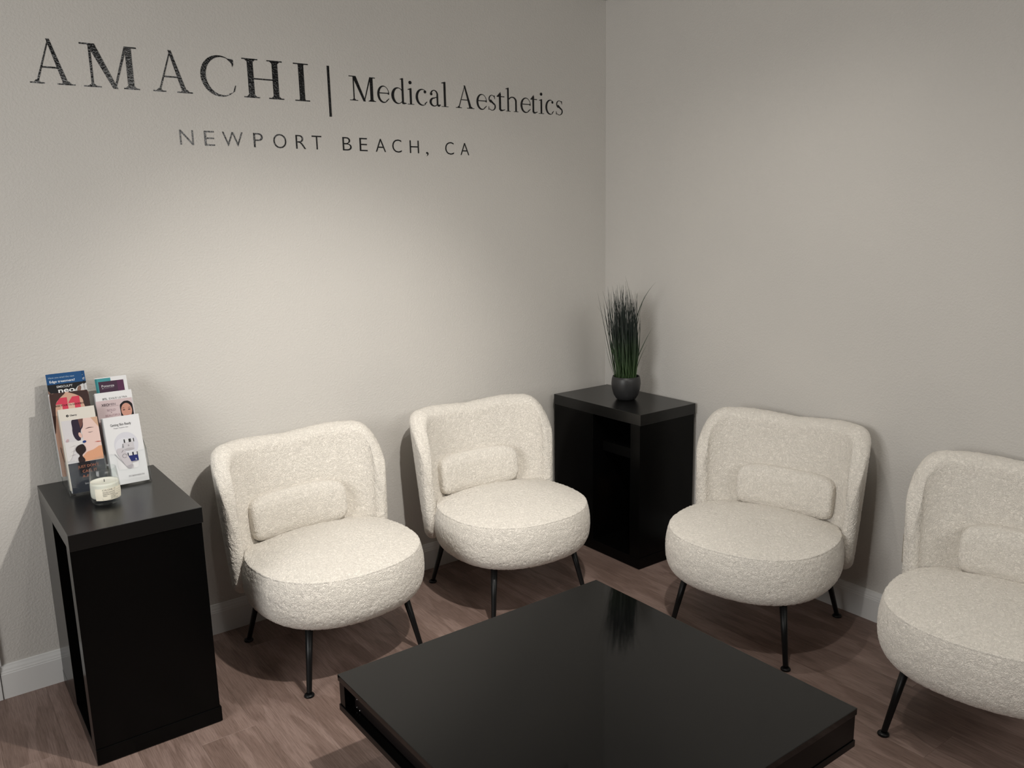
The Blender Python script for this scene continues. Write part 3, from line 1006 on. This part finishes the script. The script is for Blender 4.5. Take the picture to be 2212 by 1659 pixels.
# ------------------------------------------------------------------ brochures
def flat(c, rough=0.55):
    return plain('print_ink', tuple(v * 0.80 for v in c), rough, 0.12)
INKS = {}
def ink(c):
    if c not in INKS:
        INKS[c] = flat(c)
    return INKS[c]
TILT = math.radians(15)
def brochure(name, x0, w, h, zb, yb, paper, label, group, tilt=TILT, roundc=0.0, thick=0.0012, roll=0.0):
    """a card whose bottom-left front corner sits at (x0, yb, zb), leaning back"""
    e = empty(name, (x0, yb, zb))
    e.rotation_euler = (-tilt, roll, 0)
    pts = []
    if roundc:
        for (cx, cy, a0) in ((w - roundc, h - roundc, 0), (roundc, h - roundc, 90)):
            for k in range(6):
                a = math.radians(a0 + 90 * k / 5)
                pts.append((cx + roundc * math.cos(a), cy + roundc * math.sin(a)))
        pts = [(0, 0), (w, 0)] + pts
    else:
        pts = [(0, 0), (w, 0), (w, h), (0, h)]
    bm = bmesh.new()
    f = [bm.verts.new((p[0], 0, p[1])) for p in pts]
    b = [bm.verts.new((p[0], thick, p[1])) for p in pts]
    bm.faces.new(f); bm.faces.new(b[::-1])
    n = len(pts)
    for i in range(n):
        bm.faces.new((f[i], b[i], b[(i + 1) % n], f[(i + 1) % n]))
    bm_obj('cover', bm, paper, e)
    tag(e, label, 'brochure', group)
    e['_lift'] = 0
    return e
def shape(e, name, pts, col, lvl=1):
    y = -0.00025 * lvl
    vs = [(p[0], y, p[1]) for p in pts]
    bm = bmesh.new()
    bm.faces.new([bm.verts.new(v) for v in vs])
    return bm_obj(name, bm, ink(col), e)
def smooth(pts, n=5):
    out = []
    k = len(pts)
    for i in range(k):
        p0, p1, p2, p3 = (Vector(pts[(i + d) % k]) for d in (-1, 0, 1, 2))
        for j in range(n):
            t = j / n
            out.append(tuple(0.5 * ((2 * p1) + (p2 - p0) * t + (2 * p0 - 5 * p1 + 4 * p2 - p3) * t * t + (3 * p1 - p0 - 3 * p2 + p3) * t ** 3)))
    lo_x, hi_x = min(p[0] for p in pts), max(p[0] for p in pts)
    lo_y, hi_y = min(p[1] for p in pts), max(p[1] for p in pts)
    return [(min(max(x, lo_x), hi_x), min(max(y, lo_y), hi_y)) for x, y in out]
def R4(x0, y0, x1, y1):
    return [(x0, y0), (x1, y0), (x1, y1), (x0, y1)]
def E_(cx, cy, rx, ry, n=28, a0=0, a1=360, rot=0):
    out = []
    for i in range(n):
        a = math.radians(a0 + (a1 - a0) * i / (n - (0 if a1 - a0 == 360 else 1)))
        x, y = rx * math.cos(a), ry * math.sin(a)
        c, s_ = math.cos(math.radians(rot)), math.sin(math.radians(rot))
        out.append((cx + x * c - y * s_, cy + x * s_ + y * c))
    return out
def words(e, s_, x, z, size, col, lvl=3, width=None, bold=0.0, align='LEFT'):
    me = text_mesh(s_, size, bold=bold, align=align)
    co = [v.co.copy() for v in me.vertices]
    k = 1.0
    if width:
        xs = [c.x for c in co]
        k = width / (max(xs) - min(xs))
    for v, c in zip(me.vertices, co):
        v.co = (x + c.x * k, -0.00025 * lvl, z + c.y)
    return link_mesh('title_text', me, ink(col), e)

WHITE = plain('white_card', (0.62, 0.62, 0.63), 0.55, 0.15)
CREAM = plain('cream_card', (0.58, 0.55, 0.50), 0.55, 0.15)
ORD = ('first', 'second', 'third', 'fourth')
def stack(x0, w, h, zb, yb, n, paper, label, group, name='brochure'):
    for k in range(n):
        brochure(name, x0 - 0.0012 * (k + 1) + rg.uniform(-0.0008, 0.0008), w, h - 0.0015 * k + rg.uniform(-0.002, 0.002), zb, yb + 0.0035 * (k + 1), paper, ORD[k] + ' ' + label, group)

# geometry of the three tiers: bottom line (y, z)
ROWS = [(-0.248, 0.786), (-0.196, 0.838), (-0.144, 0.890)]
CT, STl = math.cos(TILT), math.sin(TILT)

# --- tier 1 right: skin care card
W1, H1 = 0.1185, 0.241
e = brochure('brochure', -2.5785, W1, H1, ROWS[0][1], ROWS[0][0], WHITE, 'white leaflet picturing skin-care jars and a tube, front right of the clear holder', None)
words(e, 'Getting Skin Ready', 0.020, 0.2080, 0.0125, (0.03, 0.03, 0.035), width=0.068)
words(e, 'Prepare. Transform. Glow.', 0.030, 0.1985, 0.006, (0.25, 0.25, 0.27), width=0.048)
shape(e, 'cover_picture', E_(0.062, 0.138, 0.040, 0.045), (0.66, 0.66, 0.72), 1)
shape(e, 'cover_picture', E_(0.054, 0.128, 0.030, 0.035), (0.71, 0.71, 0.76), 2)
shape(e, 'cover_picture', R4(0.052, 0.120, 0.086, 0.146), (0.60, 0.58, 0.61), 3)
shape(e, 'cover_picture', E_(0.069, 0.120, 0.017, 0.005), (0.46, 0.44, 0.46), 4)
shape(e, 'cover_picture', R4(0.055, 0.145, 0.089, 0.157), (0.70, 0.70, 0.72), 4)
for (a, b, c) in ((0.055, 0.059, 0.02), (0.071, 0.079, 0.03), (0.086, 0.089, 0.05)):
    shape(e, 'cover_picture', R4(a, 0.145, b, 0.157), (c, c, c), 5)
shape(e, 'cover_picture', [(0.046, 0.128), (0.054, 0.128), (0.054, 0.142), (0.049, 0.142)], (0.42, 0.41, 0.43), 2)
words(e, '6', 0.066, 0.131, 0.010, (0.25, 0.24, 0.26), 6)
shape(e, 'cover_picture', R4(0.061, 0.076, 0.094, 0.098), (0.022, 0.030, 0.150), 3)
shape(e, 'cover_picture', E_(0.0775, 0.076, 0.0165, 0.005), (0.40, 0.39, 0.42), 2)
shape(e, 'cover_picture', R4(0.061, 0.097, 0.094, 0.108), (0.68, 0.68, 0.70), 4)
for (a, b, c) in ((0.061, 0.064, 0.02), (0.076, 0.081, 0.02), (0.091, 0.094, 0.08)):
    shape(e, 'cover_picture', R4(a, 0.097, b, 0.108), (c, c, c + 0.02), 5)
words(e, 'a', 0.083, 0.079, 0.013, (0.7, 0.72, 0.8), 5)
shape(e, 'cover_picture', smooth([(0.026, 0.118), (0.048, 0.128), (0.073, 0.060), (0.063, 0.053), (0.054, 0.055)]), (0.58, 0.55, 0.58), 6)
shape(e, 'cover_picture', [(0.054, 0.055), (0.063, 0.051), (0.073, 0.060), (0.070, 0.067), (0.051, 0.062)], (0.44, 0.42, 0.45), 7)
shape(e, 'cover_picture', [(0.018, 0.110), (0.020, 0.110), (0.058, 0.052), (0.056, 0.052)], (0.40, 0.39, 0.42), 5)
for k in range(20):
    a0, a1 = 2 * PI * k / 20 * 0.9, 2 * PI * (k + 1) / 20 * 0.9
    cxx, czz = 0.050, 0.099
    shape(e, 'cover_picture', [(cxx + r * math.cos(a), czz + r * math.sin(a)) for a, r in ((a0, 0.0075), (a1, 0.0075), (a1, 0.0064), (a0, 0.0064))], (0.14, 0.13, 0.15), 8)
shape(e, 'cover_picture', [(0.041, 0.112), (0.043, 0.1125), (0.049, 0.1195), (0.0478, 0.1203)], (0.14, 0.13, 0.15), 8)
words(e, 'ZO SKIN HEALTH', 0.052, 0.022, 0.0085, (0.22, 0.21, 0.23), width=0.052)
stack(-2.5785, W1, H1, ROWS[0][1], ROWS[0][0], 4, WHITE, 'white leaflet edge counted back from the skin-care leaflet at front right', 'spare leaflets behind the skin-care leaflet')

# --- tier 1 left: cream card behind, face card in front
W0 = 0.1135
e = brochure('brochure', -2.7125, W0, 0.282, ROWS[0][1] + 0.010, ROWS[0][0] + 0.0030, CREAM, 'cream card with a round black logo, rising behind the closed-eyes face leaflet', None)
shape(e, 'cover_picture', E_(0.0265, 0.2575, 0.0042, 0.0042), (0.010, 0.010, 0.012), 1)
shape(e, 'cover_picture', E_(0.0270, 0.2573, 0.0015, 0.0012), (0.6, 0.58, 0.52), 2)
words(e, 'Cherry', 0.0335, 0.2552, 0.0075, (0.02, 0.02, 0.022), bold=0.02)
stack(-2.7125, W0, 0.278, ROWS[0][1] + 0.010, ROWS[0][0] + 0.0030, 2, CREAM, 'cream card edge counted back from the cream card with round logo', 'spare cards behind the cream logo card')
e = brochure('brochure', -2.7085, W0, 0.252, ROWS[0][1], ROWS[0][0], WHITE, 'leaflet with closed-eyes face and copper words on slate, front left of holder', None)
HF = 0.252
zs = 0.103          # slate below this
shape(e, 'cover_picture', R4(0, 0, W0, zs), (0.030, 0.034, 0.045), 1)
shape(e, 'cover_picture', R4(0, zs, W0, HF), (0.66, 0.64, 0.66), 1)
SK = (0.72, 0.47, 0.40); SKL = (0.78, 0.58, 0.53); SKD = (0.70, 0.36, 0.22)
shape(e, 'cover_picture', smooth([(0.062, HF), (W0, HF), (W0, zs + 0.001), (0.045, zs + 0.001), (0.052, 0.140), (0.060, 0.160)]), SKL, 2)
shape(e, 'cover_picture', smooth([(W0, 0.150), (W0, zs + 0.001), (0.045, zs + 0.001), (0.060, 0.132), (0.085, 0.140)]), SKD, 3)
shape(e, 'cover_picture', [(0.092, HF), (W0, HF), (W0, 0.215)], (0.62, 0.40, 0.28), 3)
shape(e, 'cover_picture', smooth([(0.034, HF), (0.066, HF), (0.064, 0.225), (0.056, 0.212), (0.053, 0.190), (0.048, 0.175), (0.036, 0.185), (0.030, 0.205), (0.031, 0.225)]), (0.030, 0.022, 0.040), 4)
shape(e, 'cover_picture', [(0.052, HF), (0.068, HF), (0.064, 0.230), (0.056, 0.218)], (0.16, 0.075, 0.065), 5)
shape(e, 'cover_picture', E_(0.052, 0.196, 0.005, 0.010, rot=15), SK, 6)
shape(e, 'cover_picture', smooth([(0.070, 0.214), (0.082, 0.219), (0.098, 0.216), (0.083, 0.2165)]), (0.10, 0.06, 0.06), 4)
shape(e, 'cover_picture', smooth([(0.077, 0.202), (0.084, 0.200), (0.094, 0.2035), (0.085, 0.2018)]), (0.10, 0.06, 0.08), 4)
shape(e, 'cover_picture', [(0.092, 0.1655), (0.103, 0.1670), (W0, 0.1655), (W0, 0.1635), (0.103, 0.1630)], (0.55, 0.16, 0.13), 5)
shape(e, 'cover_picture', smooth([(0.004, 0.178), (0.026, 0.176), (0.056, 0.178), (0.062, 0.172), (0.058, 0.166), (0.034, 0.160), (0.026, 0.150), (0.018, 0.130), (0.010, 0.116), (0.0, 0.112), (0, 0.172)]), (0.72, 0.70, 0.70), 6)
for (a, b) in ((0.010, 0.158), (0.012, 0.142), (0.006, 0.128)):
    shape(e, 'cover_picture', [(a, b), (a + 0.018, b + 0.005), (a + 0.024, b + 0.004), (a + 0.016, b + 0.003)], (0.45, 0.40, 0.42), 7)
shape(e, 'cover_picture', E_(0.010, 0.183, 0.004, 0.006, rot=-30), (0.55, 0.40, 0.42), 6)
shape(e, 'cover_picture', E_(0.061, 0.1715, 0.006, 0.0042, rot=10), (0.020, 0.045, 0.19), 7)
shape(e, 'cover_picture', smooth([(0.030, 0.150), (0.038, 0.160), (0.054, 0.164), (0.062, 0.150), (0.060, 0.138), (0.048, 0.126), (0.054, 0.112), (0.052, zs), (0.036, zs), (0.034, 0.118), (0.040, 0.126), (0.032, 0.140)]), (0.028, 0.018, 0.018), 7)
shape(e, 'cover_picture', [(0.034, 0.064), (0.070, 0.072), (0.068, zs), (0.032, zs)], (0.016, 0.014, 0.016), 2)
COP = (0.42, 0.17, 0.10)
words(e, "JUST DON'T", 0.029, 0.0830, 0.0125, COP, width=0.066)
words(e, 'CALL IT', 0.040, 0.0660, 0.0125, COP, width=0.046)
words(e, 'A-F', 0.038, 0.0490, 0.0125, COP, width=0.020)
words(e, 'Inv', 0.042, 0.0250, 0.0095, (0.5, 0.5, 0.52))
stack(-2.7085, W0, 0.240, ROWS[0][1], ROWS[0][0] + 0.0045, 2, WHITE, 'white leaflet edge counted back from the closed-eyes face leaflet', 'spare leaflets behind the face leaflet')

# --- tier 2 left: big red 11
W2, H2 = 0.123, 0.290
e = brochure('brochure', -2.7265, W2, H2, ROWS[1][1], ROWS[1][0], plain('skin_print_card', (0.50, 0.31, 0.23), 0.55, 0.12), 'leaflet with a huge red number eleven over a forehead, middle left of the holder', None, roundc=0.010)
shape(e, 'cover_picture', smooth([(0.0, 0.150), (0.009, 0.200), (0.016, 0.250), (0.030, 0.270), (0.050, H2), (0.010, H2 - 0.001), (0.001, H2 - 0.008)]), (0.06, 0.032, 0.028), 1)
shape(e, 'cover_picture', smooth([(W2, 0.200), (0.106, 0.230), (0.100, 0.262), (0.082, 0.278), (0.060, H2), (0.107, H2 - 0.001), (W2 - 0.001, H2 - 0.008)]), (0.05, 0.028, 0.026), 1)
shape(e, 'cover_picture', E_(0.058, 0.215, 0.034, 0.040), (0.72, 0.50, 0.39), 1)
RED = (0.64, 0.060, 0.105)
for dx in (0.004, 0.043):
    shape(e, 'title_text', [(0.031 + dx, 0.212), (0.049 + dx, 0.212), (0.049 + dx, 0.272), (0.027 + dx, 0.272), (0.012 + dx, 0.252), (0.012 + dx, 0.250), (0.031 + dx, 0.250)], RED, 2)
words(e, 'KISS YOUR 11s GOODBYE', 0.014, 0.2420, 0.0085, (0.05, 0.02, 0.02), 4, width=0.090, bold=0.01)
stack(-2.7265, W2, H2 - 0.004, ROWS[1][1], ROWS[1][0], 2, WHITE, 'white leaflet edge counted back from the red number leaflet', 'spare leaflets behind the red number leaflet')

# --- tier 2 right: white card behind, pink card in front
W3 = 0.1215
e = brochure('brochure', -2.5835, W3, 0.270, ROWS[1][1], ROWS[1][0] + 0.0055, WHITE, 'white card with a line of thin capitals, rising behind the pale pink leaflet', None)
words(e, 'BTL', 0.022, 0.2430, 0.0095, (0.03, 0.03, 0.03), bold=0.012)
words(e, 'EXILIS ULTRA', 0.043, 0.2430, 0.0095, (0.22, 0.22, 0.22), width=0.060)
stack(-2.5835, W3, 0.268, ROWS[1][1], ROWS[1][0] + 0.0055, 4, WHITE, 'white card edge counted back from the card with thin capitals', 'spare cards behind the card of thin capitals')
e = brochure('brochure', -2.5860, W3 - 0.002, 0.242, ROWS[1][1], ROWS[1][0], plain('pink_card', (0.49, 0.40, 0.41), 0.55, 0.12), 'pale pink leaflet with a dark-haired woman, middle right of the holder', None)
words(e, 'XEO', 0.017, 0.2220, 0.0120, (0.03, 0.02, 0.03), bold=0.016)
words(e, 'MIN', 0.041, 0.2220, 0.0120, (0.22, 0.18, 0.20), width=0.021)
shape(e, 'cover_picture', R4(0.030, 0.2190, 0.073, 0.2198), (0.26, 0.20, 0.22), 1)
words(e, 'BOLD', 0.032, 0.2020, 0.0110, (0.40, 0.29, 0.32), width=0.028)
words(e, '&', 0.044, 0.1960, 0.005, (0.10, 0.06, 0.07))
words(e, 'BEAUTIFUL', 0.024, 0.1830, 0.0110, (0.40, 0.26, 0.28), width=0.050)
shape(e, 'cover_picture', smooth([(0.076, 0.170), (0.076, 0.214), (0.081, 0.224), (0.093, 0.232), (0.106, 0.231), (0.116, 0.222), (0.1185, 0.210), (0.1185, 0.170)]), (0.012, 0.011, 0.013), 2)
shape(e, 'cover_picture', E_(0.0965, 0.198, 0.0180, 0.026), (0.56, 0.29, 0.22), 3)
for sx in (-1, 1):
    shape(e, 'cover_picture', [(0.0965 + sx * 0.004, 0.2045), (0.0965 + sx * 0.010, 0.2085), (0.0965 + sx * 0.0155, 0.2060), (0.0965 + sx * 0.010, 0.2065)], (0.04, 0.02, 0.02), 4)
    shape(e, 'cover_picture', E_(0.0965 + sx * 0.0090, 0.2000, 0.0042, 0.0018), (0.06, 0.03, 0.03), 4)
shape(e, 'cover_picture', E_(0.0965, 0.1790, 0.0070, 0.0022), (0.45, 0.10, 0.10), 4)

# --- tier 3 left: blue banner card, two copies fanned
def blue_card(x0, yb, lab, full):
    e = brochure('brochure', x0, 0.1135, 0.298, ROWS[2][1], yb, plain('black_card', (0.012, 0.012, 0.014), 0.55, 0.12), lab, None)
    shape(e, 'cover_picture', R4(0, 0.2605, 0.1135, 0.298), (0.018, 0.085, 0.23), 1)
    shape(e, 'cover_picture', [(0.0, 0.190), (0.0, 0.240), (0.004, 0.236), (0.010, 0.222), (0.022, 0.210), (0.030, 0.200)], (0.20, 0.115, 0.085), 1)
    shape(e, 'cover_picture', [(0.074, 0.222), (0.094, 0.245), (0.1135, 0.254), (0.1135, 0.215)], (0.62, 0.62, 0.62), 1)
    shape(e, 'cover_picture', E_(0.098, 0.236, 0.006, 0.012, rot=-20), (0.22, 0.13, 0.10), 2)
    if full:
        words(e, 'Have you tried the new', 0.006, 0.2815, 0.0085, (0.42, 0.55, 0.68), width=0.082)
        words(e, 'Edge treatment?', 0.008, 0.2665, 0.0115, (0.80, 0.86, 0.92), width=0.080, bold=0.012)
        words(e, 'EMSCULPT', 0.028, 0.2475, 0.0105, (0.75, 0.75, 0.75), width=0.050, bold=0.006)
        words(e, 'neo', 0.030, 0.2290, 0.0245, (0.85, 0.85, 0.85), width=0.052, bold=0.02)
    else:
        words(e, 'w', 0.1010, 0.2815, 0.0085, (0.42, 0.55, 0.68))
        words(e, 't?', 0.1030, 0.2665, 0.0115, (0.80, 0.86, 0.92), bold=0.012)
    return e
blue_card(-2.7225, ROWS[2][0], 'blue-banner leaflet with white words, top left of holder, in front of its twin', True)
blue_card(-2.7125, ROWS[2][0] + 0.0035, 'blue-banner leaflet shifted right, peeking out behind the top left leaflet', False)

# --- tier 3 right: white card with teal and purple blocks
e = brochure('brochure', -2.5710, 0.1060, 0.265, ROWS[2][1], ROWS[2][0], WHITE, 'white leaflet with teal and dark purple blocks, top right of the holder', None)
shape(e, 'cover_picture', R4(0.0, 0.150, 0.052, 0.262), (0.065, 0.30, 0.33), 1)
shape(e, 'cover_picture', R4(0.0, 0.150, 0.006, 0.262), (0.03, 0.20, 0.22), 2)
shape(e, 'cover_picture', R4(0.010, 0.150, 0.094, 0.250), (0.060, 0.030, 0.055), 3)
shape(e, 'cover_picture', R4(0.072, 0.150, 0.094, 0.250), (0.095, 0.030, 0.075), 4)
words(e, 'Potenza', 0.018, 0.2290, 0.0125, (0.72, 0.72, 0.74), 5, width=0.042)
shape(e, 'cover_picture', R4(0.019, 0.2240, 0.024, 0.2255), (0.7, 0.7, 0.7), 5)
shape(e, 'cover_picture', R4(0.026, 0.2246, 0.058, 0.2252), (0.35, 0.33, 0.37), 5)

# ------------------------------------------------------------------ clear acrylic holder
HX0, HX1, HXM = -2.7345, -2.4570, -2.5932
hd = tag(empty('brochure_holder', (-2.596, -0.16, 0.778)), 'clear acrylic three-tier brochure holder on the left black stand', 'holder')
def H_(v):
    return (v[0] + 2.596, v[1] + 0.16, v[2] - 0.778)
def tilt_panel(name, x0, x1, yb, zb, v0, v1, notch=None, t=0.0022):
    """panel in a leaning plane; v along the slope; optional rounded notch cut from the top edge"""
    pts = [(x0, v0), (x1, v0), (x1, v1)]
    if notch:
        na, nb, nd, r = notch
        def arc(cx, cy, rr, a0, a1):
            return [(cx + rr * math.cos(math.radians(a0 + (a1 - a0) * i / 6)), cy + rr * math.sin(math.radians(a0 + (a1 - a0) * i / 6))) for i in range(7)]
        pts += arc(nb + r, v1 - r, r, 90, 180) + arc(nb - r, v1 - nd + r, r, 0, -90) + arc(na + r, v1 - nd + r, r, 270, 180) + arc(na - r, v1 - r, r, 0, 90)
    pts += [(x0, v1)]
    bm = bmesh.new()
    fr, bk = [], []
    for (px, v) in pts:
        y = yb + v * STl; z = zb + v * CT
        fr.append(bm.verts.new(H_((px, y, z)))); bk.append(bm.verts.new(H_((px, y + t * CT, z - t * STl))))
    bm.faces.new(fr); bm.faces.new(bk[::-1])
    n = len(pts)
    for i in range(n):
        bm.faces.new((fr[i], bk[i], bk[(i + 1) % n], fr[(i + 1) % n]))
    bm.faces.ensure_lookup_table()
    for f_ in bm.faces[2:]:
        f_.material_index = 1
    o = bm_obj(name, bm, MAT['acrylic'], hd)
    o.data.materials.append(MAT['acrylic_edge'])
    return o
for ri, (yb, zb) in enumerate(ROWS):
    yf = yb - 0.0065
    vh = 0.118 if ri == 0 else 0.100
    for (a, b) in ((HX0 + 0.018 if ri == 0 else HX0 + 0.004, HXM - 0.002), (HXM + 0.002, HX1)):
        na, nb = a + 0.036, b - 0.028
        tilt_panel('pocket_front', a, b, yf, zb - 0.004, 0.0, vh, (na, nb, 0.060, 0.010))
    # pocket floor
    bm = bmesh.new()
    add_box(bm, HX0 + 2.596 + (0.018 if ri == 0 else 0.004), HX1 + 2.596, yf + 0.16, yf + 0.050 + 0.16, zb - 0.0065 - 0.778, zb - 0.0040 - 0.778)
    bm_obj('pocket_floor', bm, MAT['acrylic'], hd)
tilt_panel('back_panel', HX0 + 0.004, HX1, ROWS[2][0] + 0.030, ROWS[2][1] - 0.10, 0.0, 0.34)
def side_profile(name, x, t=0.0024):
    prof = []
    for ri, (yb, zb) in enumerate(ROWS):
        yf = yb - 0.0065
        v = 0.118 if ri == 0 else 0.100
        if ri == 0:
            prof.append((yf, zb - 0.004))
        prof.append((yf + v * STl, zb - 0.004 + v * CT))
        prof.append((yf + v * STl + 0.022, zb - 0.004 + v * CT + 0.016))
    yb, zb = ROWS[2][0] + 0.030, ROWS[2][1] - 0.10
    prof.append((yb + 0.27 * STl, zb + 0.27 * CT)); prof.append((yb, zb))
    bm = bmesh.new()
    a = [bm.verts.new(H_((x, y, z))) for (y, z) in prof]
    b = [bm.verts.new(H_((x + t, y, z))) for (y, z) in prof]
    bm.faces.new(a); bm.faces.new(b[::-1])
    n = len(prof)
    for i in range(n):
        bm.faces.new((a[i], b[i], b[(i + 1) % n], a[(i + 1) % n]))
    bm.faces.ensure_lookup_table()
    for f_ in bm.faces[2:]:
        f_.material_index = 1
    o = bm_obj(name, bm, MAT['acrylic'], hd)
    o.data.materials.append(MAT['acrylic_edge'])
    return o
side_profile('side_wall', HX0 + 0.0150)
side_profile('side_wall', HX1 + 0.0005)
side_profile('divider', HXM - 0.0012)
for xx in (-2.716, -2.640, -2.575, -2.472):
    bm = bmesh.new()
    add_box(bm, xx + 2.596, xx + 0.016 + 2.596, -0.2545 + 0.16, -0.115 + 0.16, 0.0, 0.0040)
    bm_obj('foot', bm, MAT['acrylic'], hd)

# ------------------------------------------------------------------ outlet behind the right-most chair
ol = tag(empty('wall_outlet', (-0.0002, -1.781, 0.357)), 'almond wall outlet plate on the right wall, half hidden by the right-most chair', 'outlet')
box('cover_plate', -0.0055, 0.0, -0.037, 0.037, -0.060, 0.060, MAT['plate'], ol, 0.0015)
for dz in (-0.021, 0.021):
    box('socket', -0.0068, -0.0054, -0.017, 0.017, dz - 0.0145, dz + 0.0145, MAT['plate'], ol, 0.0004)

for o in bpy.data.objects:
    if '_lift' in o:
        del o['_lift']
